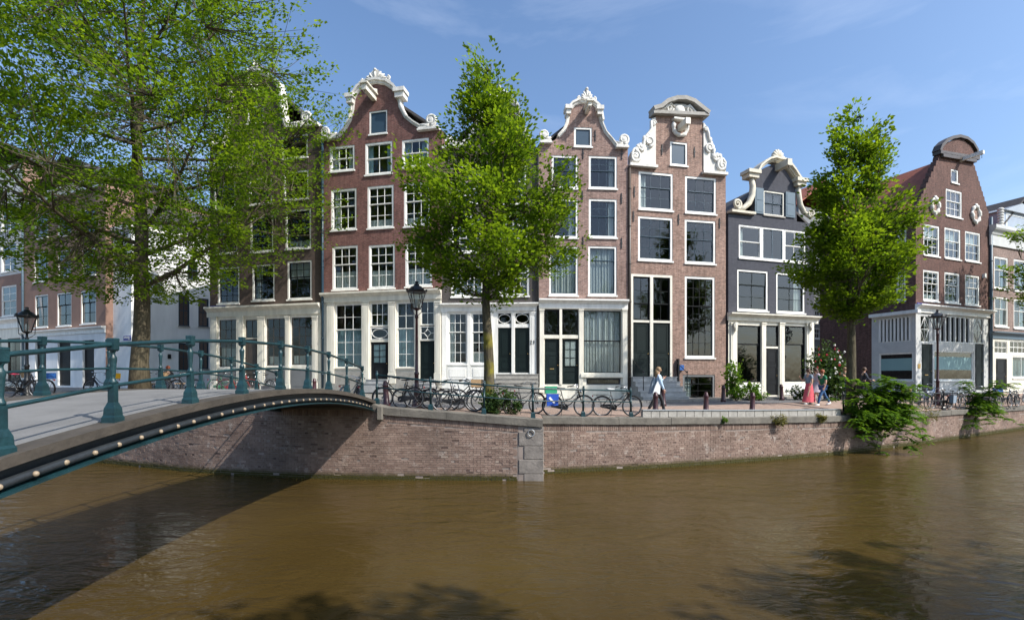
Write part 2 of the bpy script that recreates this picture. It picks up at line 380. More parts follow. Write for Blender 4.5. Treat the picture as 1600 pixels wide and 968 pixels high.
def water():
    m, nt, b = mat('water')
    b.inputs['Roughness'].default_value = .07; b.inputs['IOR'].default_value = 1.33; b.inputs['Specular IOR Level'].default_value = .27
    n = N(nt, 'ShaderNodeTexNoise', Scale=.22, Detail=4.0); nt.links.new(worldvec(nt), n.inputs['Vector'])
    r = N(nt, 'ShaderNodeValToRGB'); r.color_ramp.elements[0].color = (.050,.0325,.0098,1); r.color_ramp.elements[1].color = (.067,.0445,.0135,1)
    r.color_ramp.elements[0].position = .35; r.color_ramp.elements[1].position = .68
    nt.links.new(n.outputs['Fac'], r.inputs[0]); nt.links.new(r.outputs[0], b.inputs['Base Color'])
    a = N(nt, 'ShaderNodeTexNoise', Scale=1.0, Detail=3.0, Roughness=.5, Distortion=.6); nt.links.new(worldvec(nt, (1.1, 2.2, 1)), a.inputs['Vector'])
    c = N(nt, 'ShaderNodeTexNoise', Scale=1.0, Detail=4.0, Roughness=.55, Distortion=.8); nt.links.new(worldvec(nt, (4.5, 8, 1)), c.inputs['Vector'])
    s = N(nt, 'ShaderNodeMath', operation='MULTIPLY_ADD'); s.inputs[1].default_value = .22; nt.links.new(c.outputs['Fac'], s.inputs[0]); nt.links.new(a.outputs['Fac'], s.inputs[2])
    # gusts: calmer and choppier patches
    gn = N(nt, 'ShaderNodeTexNoise', Scale=.16, Detail=2.0); nt.links.new(worldvec(nt), gn.inputs['Vector'])
    gr = N(nt, 'ShaderNodeMapRange'); gr.inputs['From Min'].default_value = .38; gr.inputs['From Max'].default_value = .66; gr.inputs['To Min'].default_value = .22; gr.inputs['To Max'].default_value = 1.0; nt.links.new(gn.outputs['Fac'], gr.inputs['Value'])
    bp = N(nt, 'ShaderNodeBump', Strength=.55, Distance=.16); nt.links.new(gr.outputs[0], bp.inputs['Strength']); nt.links.new(s.outputs[0], bp.inputs['Height']); nt.links.new(bp.outputs[0], b.inputs['Normal'])
water()
def quay_brick_mat():
    m, nt, b = mat('quay_brick'); b.inputs['Roughness'].default_value = .9; b.inputs['Specular IOR Level'].default_value = .2
    at = N(nt, 'ShaderNodeAttribute', attribute_name='tone')
    r = N(nt, 'ShaderNodeValToRGB'); e = r.color_ramp.elements
    e[0].position = 0; e[0].color = (.115,.078,.066,1); e[1].position = 1; e[1].color = (.34,.27,.225,1)
    for p, c in ((.35, (.20,.138,.112,1)), (.7, (.26,.19,.155,1))): q = e.new(p); q.color = c
    nt.links.new(at.outputs['Fac'], r.inputs[0])
    n = N(nt, 'ShaderNodeTexNoise', Scale=.9, Detail=8.0, Roughness=.72); nt.links.new(worldvec(nt), n.inputs['Vector'])
    mr = N(nt, 'ShaderNodeMapRange'); mr.inputs['From Min'].default_value = .3; mr.inputs['From Max'].default_value = .7; mr.inputs['To Min'].default_value = .62; mr.inputs['To Max'].default_value = 1.35
    nt.links.new(n.outputs['Fac'], mr.inputs['Value'])
    mm = N(nt, 'ShaderNodeMixRGB', blend_type='MULTIPLY'); mm.inputs['Fac'].default_value = 1; nt.links.new(r.outputs[0], mm.inputs['Color1']); nt.links.new(mr.outputs[0], mm.inputs['Color2'])
    # pale lime bloom in patches, and algae in a band just above the water
    n2 = N(nt, 'ShaderNodeTexNoise', Scale=3.2, Detail=7.0, Roughness=.75); nt.links.new(worldvec(nt), n2.inputs['Vector'])
    r2 = N(nt, 'ShaderNodeMapRange'); r2.inputs['From Min'].default_value = .57; r2.inputs['From Max'].default_value = .70; r2.inputs['To Max'].default_value = .55; nt.links.new(n2.outputs['Fac'], r2.inputs['Value'])
    m2 = N(nt, 'ShaderNodeMixRGB'); m2.inputs['Color2'].default_value = (.5,.46,.42,1); nt.links.new(r2.outputs[0], m2.inputs['Fac']); nt.links.new(mm.outputs[0], m2.inputs['Color1'])
    ge = N(nt, 'ShaderNodeNewGeometry'); sp = N(nt, 'ShaderNodeSeparateXYZ'); nt.links.new(ge.outputs['Position'], sp.inputs[0])
    ns = N(nt, 'ShaderNodeMath', operation='MULTIPLY_ADD'); ns.inputs[1].default_value = .16; nt.links.new(n2.outputs['Fac'], ns.inputs[0]); nt.links.new(sp.outputs[2], ns.inputs[2])
    zr = N(nt, 'ShaderNodeMapRange'); zr.inputs['From Min'].default_value = -1.63; zr.inputs['From Max'].default_value = -1.78; nt.links.new(ns.outputs[0], zr.inputs['Value'])
    m3 = N(nt, 'ShaderNodeMixRGB'); m3.inputs['Color2'].default_value = (.055,.05,.014,1); nt.links.new(zr.outputs[0], m3.inputs['Fac']); nt.links.new(m2.outputs[0], m3.inputs['Color1'])
    nt.links.new(m3.outputs[0], b.inputs['Base Color'])
    n5 = N(nt, 'ShaderNodeTexNoise', Scale=30.0, Detail=4.0); nt.links.new(worldvec(nt), n5.inputs['Vector'])
    bp = N(nt, 'ShaderNodeBump', Strength=.5, Distance=.02); nt.links.new(n5.outputs['Fac'], bp.inputs['Height']); nt.links.new(bp.outputs[0], b.inputs['Normal'])
quay_brick_mat()
plain('mortar', (.25,.205,.18), .95, .25, 2.0)

# ------------------------------------------------------------------ the lie of the land
WZ = -1.97                                            # water level
QL = [(-70,31),(-48,26),(-30,21.8),(-15.6,18.15),(-10.7,16.2),(-6.4,15.2),(-4,15.02),(.95,14.88)]
QR = [(.98,15.98),(4.43,16.76),(8.34,18.0),(13.1,19.8),(20.2,23.5),(31.7,29.95),(55,43),(90,62)]
def yq(X):
    P = QL if X < .965 else QR
    return float(np.interp(X, [p[0] for p in P], [p[1] for p in P]))
def zq(X): return float(np.interp(X, [-12,-8,-4.5,-3.9,-1.5,1,4.4,8.3,13,20,31,60], [.4,.45,.43,.27,.1,-.09,-.19,-.28,-.37,-.45,-.55,-.6]))
def zh(X): return float(np.interp(X, [-30,-12,-4,5,20,30,60], [.4,.4,.06,-.04,.03,.1,.1]))
def gz(X, Y):
    o = Y - yq(X); a = zq(X); t = min(max(o, 0)/3.2, 1)
    return a + (zh(X) - a) * t
def at(px, d, z=None):
    """the place on the street seen in column px at distance d"""
    X = (px - CX)/FPX*d
    return Vector((X, d, gz(X, d) if z is None else z))

def sheet(name, offs, matname, lift=0, kerb=0):
    xs = sorted(set([-70,-60,-55,-48,-40,-34,-30,-26,-22,-18,-15.6,-13,-10.7,-9,-8,-6.4,-5,-4.5,-3.9,-3,-1.5,0,.96,.985,2,3,4.43,6,8.34,10,11.5,13.1,15,17.5,20.2,24,28,31.7,38,46,55,70,90]))
    vs = []; fs = []; n = len(offs)
    for x in xs:
        for o in offs: vs.append((x, yq(x)+o, gz(x, yq(x)+o)+lift))
    for i in range(len(xs)-1):
        for j in range(n-1): fs.append((i*n+j, (i+1)*n+j, (i+1)*n+j+1, i*n+j+1))
    if kerb:
        k = len(vs)
        for x in xs: vs.append((x, yq(x)+offs[0], gz(x, yq(x)+offs[0])+lift-kerb))
        for i in range(len(xs)-1): fs.append((k+i, k+i+1, (i+1)*n, i*n))
    m = MB(); m.add(vs, fs); return tag(m.build(name, matname), None, kind='structure')
sheet('quay_pavement', [.2,.8,1.6,2.4,3.2,3.5], 'paving_pink', .006)
sheet('road', [3.5,4.5,5.6,6.8], 'road_grey', -.02)
sheet('pavement', [6.8,8,10,14,20,40,90,400], 'paving_grey', .08, .12)
m = MB(); m.add([(-300,-120,WZ),(300,-120,WZ),(300,300,WZ),(-300,300,WZ)], [(0,1,2,3)])
tag(m.build('canal_water', 'water'), None, kind='structure')
# the quay the picture is taken from
m = MB(); m.box(-90, 90, -120, 2.2, -3, -.32); m.box(-90, 90, 2.2, 2.45, -3, -.24)
tag(m.build('near_quay', 'paving_grey'), None, kind='structure')

# ------------------------------------------------------------------ quay walls of brick with stone coping
def dense(P, step=.3):
    out = []
    for (a, b), (c, d) in zip(P[:-1], P[1:]):
        n = max(2, int(math.hypot(c-a, d-b)/step))
        out += [(a+(c-a)*i/n, b+(d-b)*i/n) for i in range(n)]
    out.append(P[-1]); out = np.array(out)
    for _ in range(6): out[1:-1] = .25*out[:-2]+.5*out[1:-1]+.25*out[2:]     # rounds the bends
    L = np.concatenate([[0], np.cumsum(np.hypot(*np.diff(out, axis=0).T))])
    return out, L
def quay_wall(label, P, xmin, xmax, quoin=None):
    pts, L = dense(P)
    def pos(s):
        x = np.interp(s, L, pts[:, 0]); y = np.interp(s, L, pts[:, 1])
        x2 = np.interp(s+.05, L, pts[:, 0]); y2 = np.interp(s+.05, L, pts[:, 1])
        x1 = np.interp(s-.05, L, pts[:, 0]); y1 = np.interp(s-.05, L, pts[:, 1])
        t = Vector((x2-x1, y2-y1)).normalized(); return Vector((x, y)), t, Vector((t.y, -t.x))
    s0 = float(np.interp(xmin, pts[:, 0], L)); s1 = float(np.interp(xmax, pts[:, 0], L))
    p0 = pos(s0)[0]
    root = thing('quay_wall', label, 'wall', (p0.x, p0.y, WZ))
    bk = MB(); bm_ = MB()
    def piece(mb, sa, sb, za, zb, za2, zb2, o0, o1, tone=.5, back=True):
        A, ta, na = pos(sa); B, tb, nb = pos(sb)
        v = []
        for (q, n_, z0, z1) in ((A, na, za, zb), (B, nb, za2, zb2)):
            for o in (o0, o1):
                for z in (z0, z1): v.append((q.x+n_.x*o, q.y+n_.y*o, z))
        # v: A(o0,z0)0 A(o0,z1)1 A(o1,z0)2 A(o1,z1)3  B 4..7
        f = [(2,6,7,3),(3,7,5,1),(0,4,6,2),(0,2,3,1),(4,5,7,6)]
        if back: f.append((0,1,5,4))
        mb.add(v, f, False, tone)
    # backing
    nseg = int((s1-s0)/.5)+1
    for i in range(nseg):
        a = s0+(s1-s0)*i/nseg; b = s0+(s1-s0)*(i+1)/nseg
        xa = pos(a)[0].x; xb = pos(b)[0].x
        piece(bm_, a, b, WZ-.7, zq(xa)-.03, WZ-.7, zq(xb)-.03, -.45, -.012)
    bm_.build('backing', 'mortar', root, world=True)
    nrow = int((zq(xmin)+.2-WZ+.3)/.07)+14
    for r in range(nrow):
        z = WZ-.21+r*.07; s = s0 + (.11 if r % 2 else 0); header = (r % 4 == 3)
        while s < s1-.05:
            ln = .103 if header else .213
            e = min(s+ln, s1-.004); x = pos(s)[0].x
            if quoin and e > s1-quoin: break
            if z+.06 < zq(x)-.235-.215:
                t = min(1, max(0, rng.normal(.5, .13))); d = rng.normal(0, .003)
                u = rng.random()
                if u < .02: d = -.0095; t = .02
                elif u < .05: d -= .012
                zz = z+rng.normal(0, .0015)
                piece(bk, s, e, zz, zz+.0605, zz, zz+.0605, -.06, d, t+.0011, False)
            s += ln+.011
    s = s0
    while s < s1-.04:                                  # soldier course under the coping
        e = s+.06; x = pos(s)[0].x; zt = zq(x)-.237
        if not (quoin and e > s1-quoin):
            piece(bk, s, e, zt-.2, zt, zt-.2, zt, -.06, rng.normal(.002, .003), min(1, max(0, rng.normal(.42, .15)))+.0011, False)
        s = e+.012
    o = bk.build('brickwork', 'quay_brick', root, world=True); o['kind'] = 'stuff'
    s = s0; i = 0
    while s < s1-.3:
        ln = rng.uniform(1.0, 1.5); e = min(s+ln, s1)
        if s1-e < .5: e = s1
        k = MB(); xa = pos(s)[0].x; xb = pos(e)[0].x; j = rng.normal(0, .005)
        nn = 3
        for q in range(nn):
            a = s+.004+(e-s-.008)*q/nn; b = s+.004+(e-s-.008)*(q+1)/nn
            za = zq(pos(a)[0].x)+.02+j; zb_ = zq(pos(b)[0].x)+.02+j
            A, ta, na = pos(a); B, tb, nb = pos(b); base = len(k.v); ring = []
            for (p_, n_, zt) in ((A, na, za), (B, nb, zb_)):
                for o_, dz in ((-.42, 0), (.05, 0), (.07, -.02), (.07, -.24), (-.42, -.24)):
                    ring.append((p_.x+n_.x*(o_+j), p_.y+n_.y*(o_+j), zt+dz))
            f = [(w, 5+w, 5+(w+1) % 5, (w+1) % 5) for w in range(5)]
            if q == 0: f.append((0, 1, 2, 3, 4))
            if q == nn-1: f.append((9, 8, 7, 6, 5))
            k.add(ring, f)
        k.build('coping_stone', 'stone_coping', root, world=True); s = e; i += 1
    if quoin:
        z = WZ-.3; w = 0
        x = pos(s1)[0].x; top = zq(x)-.222
        hs = [.52, .44, .42, .43, 9]
        for h in hs:
            z1 = min(z+h, top); wd = quoin+(.0 if w % 2 else -.16)
            k = MB(); A, ta, na = pos(s1-wd); B, tb, nb = pos(s1); g = .006
            out = rng.uniform(.012, .022)
            v = [(A.x+na.x*out, A.y+na.y*out), (B.x+nb.x*out+.02, B.y+nb.y*out), (B.x-nb.x*1.25+.02, B.y-nb.y*1.25), (A.x-na.x*.4, A.y-na.y*.4)]
            k.add([(a, b, z+g) for a, b in v]+[(a, b, z1-g) for a, b in v], [(3,2,1,0),(4,5,6,7),(0,1,5,4),(1,2,6,5),(2,3,7,6),(3,0,4,7)])
            o = k.build('quoin_stone', 'stone_quoin', root, world=True)
            bv = o.modifiers.new('bevel', 'BEVEL'); bv.width = .012; bv.segments = 1
            z = z1; w += 1
            if z >= top-.01: break
        fill = MB(); A, _, na = pos(s1-.9); B, _, nb = pos(s1)
        for (x0, x1) in ((s1-quoin-.02, s1-quoin+.2),): piece(fill, x0, x1, WZ-.7, top, WZ-.7, top, -.3, -.004)
        fill.build('quoin_backing', 'mortar', root, world=True)
        rg = MB(); c = pos(s1-.36)[0]
        rg.tube([(c.x+.1*math.cos(a), c.y-.055, top-.18+.1*math.sin(a)) for a in np.linspace(0, 2*math.pi, 17)], .014, 6, False)
        rg.build('mooring_ring', 'zinc', root, world=True)
    return root
quay_wall('pinkish brick canal wall with stone quoins running under the iron bridge', QL, -32, .95, .74)
quay_wall('long brown brick canal wall curving away behind the overhanging shrubs', QR, .98, 56)

# ------------------------------------------------------------------ the iron arch bridge
def zb(Y): return .97 - .0155*(Y-9.5)**2
BR = thing('iron_bridge', 'low arched footbridge with teal iron railings crossing the canal on the left', 'bridge', (-5.9, 9.5, 0))
YS = [2.1+(15.35-2.1)*i/48 for i in range(49)]
def strip(mb, xa, xb, za, zb_, y0=2.1, y1=15.35):
    ys = [y0+(y1-y0)*i/48 for i in range(49)]; vs = []
    for y in ys:
        z = zb(y); vs += [(xa, y, z+za), (xb, y, z+za), (xb, y, z+zb_), (xa, y, z+zb_)]
    fs = [(i*4+j, i*4+(j+1) % 4, i*4+4+(j+1) % 4, i*4+4+j) for i in range(48) for j in range(4)]
    fs += [(3,2,1,0), tuple(48*4+j for j in range(4))]
    fs = [f[::-1] for f in fs]
    mb.add(vs, fs); return mb
XN, XF = -4.42, -7.35
strip(MB(), -7.22, -4.55, -.12, 0).build('deck', 'asphalt_bridge', BR, world=True)
strip(MB(), -4.545, -4.275, -.085, .012).build('kerb', 'deck_kerb', BR, world=True)
strip(MB(), -7.6, -7.225, -.1, .012).build('kerb', 'deck_kerb', BR, world=True)
strip(strip(MB(), -4.47, -4.41, -.292, -.09), -7.43, -7.34, -.292, -.102).build('girder', 'iron_dark_bridge', BR, world=True)
strip(strip(MB(), -4.5, -4.27, -.318, -.294), -7.56, -7.3, -.318, -.294).build('girder_flange', 'iron_teal', BR, world=True)
strip(MB(), -7.2, -4.5, -.2, -.125).build('soffit', 'iron_dark_bridge', BR, world=True)
pm = MB(); pm.tube([(-4.335, y, zb(y)-.225) for y in YS], .042, 10); pm.build('fender_pipe', 'iron_dark_bridge', BR, world=True)
pm = MB(); pm.tube([(-7.51, y, zb(y)-.2) for y in YS], .047, 8); pm.build('fender_pipe', 'iron_dark_bridge', BR, world=True)
st = MB(); st.lathe([(.004,-.012),(.036,-.008),(.038,.01),(.03,.028),(.012,.036),(.001,.037)], n=12)
stud_me = None
for i in range(40):
    y = 2.5+.31*i
    if stud_me is None:
        o = st.build('stud', 'stud_bone', BR); stud_me = o.data
    else: o = link('stud', stud_me, None, BR)
    o.location = Vector((-4.297, y, zb(y)-.225))-BR.location; o.scale = (.72, .72, .8); o.rotation_euler = (0, R(90), random.uniform(0, 6))
def bridge_post():
    p = MB()
    p.frustum(0,0,-.02,.05,.115,.115,.112,.112); p.frustum(0,0,.05,.075,.112,.112,.095,.095)
    p.frustum(0,0,.075,.15,.095,.095,.088,.088); p.frustum(0,0,.15,.215,.088,.088,.055,.055)
    p.frustum(0,0,.215,.42,.052,.052,.05,.05)
    p.lathe([(.05,.42),(.058,.43),(.058,.45),(.046,.46),(.034,.485),(.036,.50),(.042,.56),(.052,.66),(.058,.69),(.06,.705),(.05,.72),(.034,.735),(.03,.76),(.04,.775),(.05,.785)], n=16)
    p.frustum(0,0,.782,.80,.045,.045,.062,.062); p.frustum(0,0,.80,.905,.062,.062,.062,.062); p.frustum(0,0,.905,.925,.067,.067,.06,.06)
    return p
post_me = None
NY = [2.91,4.18,5.36,6.65,7.92,9.24,10.46,11.67,12.94,14.28]; FY = [2.5,3.77,5.04,6.3,7.57,8.83,10.12,11.43,12.68,13.92,15.1]
for X, ys in ((XN, NY), (XF, FY)):
    for y in ys:
        if post_me is None:
            o = bridge_post().build('railing_post', 'iron_teal', BR); post_me = o.data
            bv = o.modifiers.new('bevel', 'BEVEL'); bv.width = .004; bv.segments = 1; bv.limit_method = 'ANGLE'
        else: o = link('railing_post', post_me, None, BR)
        o.scale = (.64, .64, 1); o.location = Vector((X, y, zb(y)+.01))-BR.location; o.rotation_euler = (0, 0, random.gauss(0, .015))
    for nm, h, r in (('top_rail', .855, .026), ('middle_rail', .40, .021)):
        t = MB(); t.tube([(X, ys[0]-1.2, zb(ys[0]-1.2)+h)]+[(X, y, zb(y)+.01+h) for y in ys], r, 10); t.build(nm, 'iron_teal', BR, world=True)
e = MB(); e.box(-4.16, -3.99, 14.86, 15.3, -.1, .33); o = e.build('abutment_stone', 'stone_coping', BR, world=True)
bv = o.modifiers.new('bevel', 'BEVEL'); bv.width = .02

# ------------------------------------------------------------------ quay railings
def railing(label, spots, matname, h=1.0):
    root = thing('canal_railing', label, 'railing', spots[0])
    me = None; tops = []
    for i, p in enumerate(spots):
        if me is None:
            k = MB(); k.frustum(0,0,-.05,.14,.075,.075,.065,.065); k.frustum(0,0,.14,.18,.065,.065,.038,.038)
            k.lathe([(.037,.18),(.034,.5),(.045,.51),(.045,.55),(.033,.56),(.031,.84),(.044,.86),(.05,.89),(.05,.945),(.042,.965),(.03,.975),(.04,1.0),(.03,1.03),(.004,1.045)], n=12)
            o = k.build('post', matname, root); me = o.data
        else: o = link('post', me, None, root)
        o.location = Vector(p)-root.location; o.scale = (1, 1, h); o.rotation_euler = (random.gauss(0,.012), random.gauss(0,.012), 0)
    for nm, z, r in (('top_rail', .91, .028), ('middle_rail', .52, .022)):
        t = MB(); t.tube([Vector(p)+Vector((0, 0, z*h)) for p in spots], r, 8); t.build(nm, matname, root, world=True)
    return root
def qspot(px, off):
    d = 15.0
    for _ in range(30):
        X = (px-CX)/FPX*d; d = .5*d+.5*(yq(X)+off)
    X = (px-CX)/FPX*d; return Vector((X, yq(X)+off, zq(X)+.02))
railing('teal iron railing on the quay edge in front of the bicycles', [qspot(p, .22) for p in (589,673,756,833)]+[qspot(p, .2) for p in (911,986)], 'iron_teal')
railing('black iron railing on the far right quay behind the hanging shrubs', [qspot(p, .22) for p in (1318,1398,1474,1556,1640,1720)], 'iron_black', .95)
# low crash barrier: a pale rail lying on stone blocks
lb = thing('crash_barrier', 'low pale steel crash barrier on stone blocks along the quay edge', 'barrier', qspot(1150, .15))
sp = [qspot(p, .16) for p in np.linspace(1003, 1312, 24)]
t = MB()
for a, b in zip(sp[:-1], sp[1:]):
    d = (b-a).normalized(); n = Vector((d.y, -d.x, 0)); vs = []
    for q in (a, b):
        for o_, z in ((.07, .235), (.07, .27), (-.09, .27), (-.09, .235)): vs.append(q+n*o_+Vector((0, 0, z)))
    t.add(vs, [(0,4,5,1),(1,5,6,2),(2,6,7,3),(3,7,4,0),(0,1,2,3),(7,6,5,4)])
t.build('rail', 'zinc', lb, world=True)
for i in range(0, 23, 1):
    a, b = sp[i], sp[i+1]; d = (b-a).normalized(); n = Vector((d.y, -d.x, 0)); k = MB(); vs = []
    for q in (a+d*.012, b-d*.012):
        for o_, z in ((.04, -.01), (.04, .232), (-.07, .232), (-.07, -.01)): vs.append(q+n*o_+Vector((0, 0, z)))
    k.add(vs, [(0,4,5,1),(1,5,6,2),(2,6,7,3),(3,7,4,0),(0,1,2,3),(7,6,5,4)]); k.build('block', 'stone_grey', lb, world=True)

# ------------------------------------------------------------------ houses
UNIT = {}
def unit_box(kind, matname):
    if kind not in UNIT:
        me = bpy.data.meshes.new(kind); b = MB().box(-.5,.5,-.5,.5,-.5,.5); me.from_pydata(b.v, [], b.f); me.materials.append(M[matname]); UNIT[kind] = me
    return UNIT[kind]
class Facade:
    """a vertical wall plane; px / py read off the photograph are turned into metres along and up that plane"""
    def __init__(s, root, X0, Y0, phi):
        s.root, s.X0, s.Y0, s.phi = root, X0, Y0, phi
        r0 = root.rotation_euler.z; d = Matrix.Rotation(-r0, 2) @ Vector((X0-root.location.x, Y0-root.location.y))
        s.loc = Vector((d.x, d.y, 0)); s.rot = phi-r0
    def T(s, px):
        u = (px-CX)/FPX; return (u*s.Y0-s.X0)/(math.cos(s.phi)-u*math.sin(s.phi))
    def Z(s, px, py): return CAMZ-(py-HY)/FPX*(s.Y0+math.sin(s.phi)*s.T(px))
    def P(s, px, py): return (s.T(px), s.Z(px, py))
    def rect(s, x0, x1, y0, y1):
        c = (x0+x1)/2; return s.T(x0), s.T(x1), s.Z(c, y1), s.Z(c, y0)
    def put(s, mb, name, matname, parent=None):
        """mesh given in facade coordinates as a part of the house"""
        o = mb.build(name, matname, s.root); o.location = s.loc; o.rotation_euler = (0, 0, s.rot); return o
    def at(s, o, t, y, z):
        v = Matrix.Rotation(s.rot, 2) @ Vector((t, y)); o.location = s.loc+Vector((v.x, v.y, z)); o.rotation_euler = (0, 0, s.rot); return o
def house(name, label, px0, d0, m, cat='house'):
    u = (px0-CX)/FPX
    root = thing(name, label, cat, (u*d0, d0, 0), math.atan(m))
    return Facade(root, u*d0, d0, math.atan(m))
def end_d(F, px): return F.Y0+math.sin(F.phi)*F.T(px)
def piece(F, name, matname, outline, holes, y=0, reveal=.2, extra=None):
    """wall sheet with real openings and reveals"""
    loops = [[Vector((a, b, 0)) for a, b in outline]]+[[Vector((a, z0, 0)), Vector((b, z0, 0)), Vector((b, z1, 0)), Vector((a, z1, 0))] for a, b, z0, z1 in holes]
    flat = [v for l in loops for v in l]; tris = tessellate_polygon(loops)
    k = MB(); vs = [(v.x, y, v.y) for v in flat]; fs = []
    for t in tris:
        a, b, c = (flat[i] for i in t)
        ar = (b.x-a.x)*(c.y-a.y)-(c.x-a.x)*(b.y-a.y)
        if abs(ar) > 1e-9: fs.append(tuple(t) if ar > 0 else tuple(t)[::-1])
    k.add(vs, fs)
    for a, b, z0, z1 in holes:
        k.add([(a,y,z0),(b,y,z0),(b,y,z1),(a,y,z1),(a,y+reveal,z0),(b,y+reveal,z0),(b,y+reveal,z1),(a,y+reveal,z1)],
              [(0,4,5,1),(1,5,6,2),(2,6,7,3),(3,7,4,0)])
    if extra: extra(k)
    return F.put(k, name, matname)
def window(F, rect, cols=3, rows=(2, 2), split=.5, casing='paint_white', sash='paint_white', cw=.09, bar=.03, curtain=None, sill=True, y=0, name='window', blind=None, tilt=True):
    a, b, z0, z1 = rect; w, h = b-a, z1-z0
    k = MB(); yf = y+.025; yb = y+.15                     # casing
    k.box(0, cw, yf, yb, 0, h); k.box(w-cw, w, yf, yb, 0, h); k.box(cw, w-cw, yf, yb, 0, cw*.9); k.box(cw, w-cw, yf, yb, h-cw, h)
    o = k.build(name, casing, F.root); F.at(o, a, 0, z0)
    ia, ib, ja, jb = cw, w-cw, cw*.9, h-cw
    zs = ja+(jb-ja)*(1-split) if rows[1] else ja
    sm = MB(); sw = .042
    def sash_frame(c0, c1, ys):
        sm.box(ia, ia+sw, ys, ys+.045, c0, c1); sm.box(ib-sw, ib, ys, ys+.045, c0, c1)
        sm.box(ia+sw, ib-sw, ys, ys+.045, c0, c0+sw); sm.box(ia+sw, ib-sw, ys, ys+.045, c1-sw, c1)
    cells = []
    for (c0, c1, n, ys) in ((zs, jb, rows[0], y+.055), (ja, zs+.02, rows[1], y+.095)):
        if n == 0: continue
        sash_frame(c0, c1, ys)
        x0, x1, q0, q1 = ia+sw, ib-sw, c0+sw, c1-sw
        for i in range(1, cols): xx = x0+(x1-x0)*i/cols; sm.box(xx-bar/2, xx+bar/2, ys+.006, ys+.04, q0, q1)
        for j in range(1, n): zz = q0+(q1-q0)*j/n; sm.box(x0, x1, ys+.008, ys+.038, zz-bar/2, zz+bar/2)
        for i in range(cols):
            for j in range(n):
                cells.append((x0+(x1-x0)*(i+.5)/cols, ys+.026, q0+(q1-q0)*(j+.5)/n, (x1-x0)/cols-bar*.6, (q1-q0)/n-bar*.6))
    s = sm.build('sash', sash, o)
    me = unit_box('pane', 'glass') if not blind else unit_box('pane_'+blind, blind)
    for (cx, cy, cz, pw, ph) in cells:
        p = link('pane', me, None, o); p.location = (cx, cy, cz); p.scale = (pw, .006, ph)
        if tilt: p.rotation_euler = (random.gauss(0, .006), 0, random.gauss(0, .006))
    if sill:
        q = MB(); q.box(-.04, w+.04, y-.07, y+.03, -.085, -.004); q.build('sill', 'stone_grey' if casing != 'paint_white' else casing, o)
    if curtain: curtains(o, ia, ib, ja, jb, curtain, y)
    return o
def curtains(o, ia, ib, ja, jb, kind, y):
    mt = 'curtain_blue' if 'blue' in kind else 'curtain'; kind = kind.replace('_blue', '')
    def cloth(x0, x1, z0, z1, amp=.03):
        k = MB(); n = max(10, int((x1-x0)/.035)); vs = []; ph = random.uniform(0, 6)
        for i in range(n+1):
            x = x0+(x1-x0)*i/n; yy = y+.24+amp*math.sin(i*1.35+ph)+.012*math.sin(i*.6+ph*2)
            vs += [(x, yy, z0), (x+random.gauss(0, .004), yy-.004, z1)]
        k.add(vs, [(2*i, 2*i+2, 2*i+3, 2*i+1) for i in range(n)], True); k.build('curtain', mt, o)
    w = ib-ia
    if kind == 'sides':
        f = random.uniform(.17, .3); cloth(ia, ia+w*f, ja, jb); f = random.uniform(.17, .3); cloth(ib-w*f, ib, ja, jb)
    elif kind == 'left': cloth(ia, ia+w*random.uniform(.2, .35), ja, jb)
    elif kind == 'right': cloth(ib-w*random.uniform(.2, .35), ib, ja, jb)
    elif kind == 'full': cloth(ia, ib, ja, jb)
    elif kind == 'half': cloth(ia, ib, ja, ja+(jb-ja)*.42, .015)
    elif kind == 'low': cloth(ia, ib, ja, ja+(jb-ja)*.2, .015)
    elif kind == 'blind': cloth(ia, ib, ja+(jb-ja)*.55, jb, .003)
    elif kind == 'lower60': cloth(ia, ib, ja, ja+(jb-ja)*.6, .01)
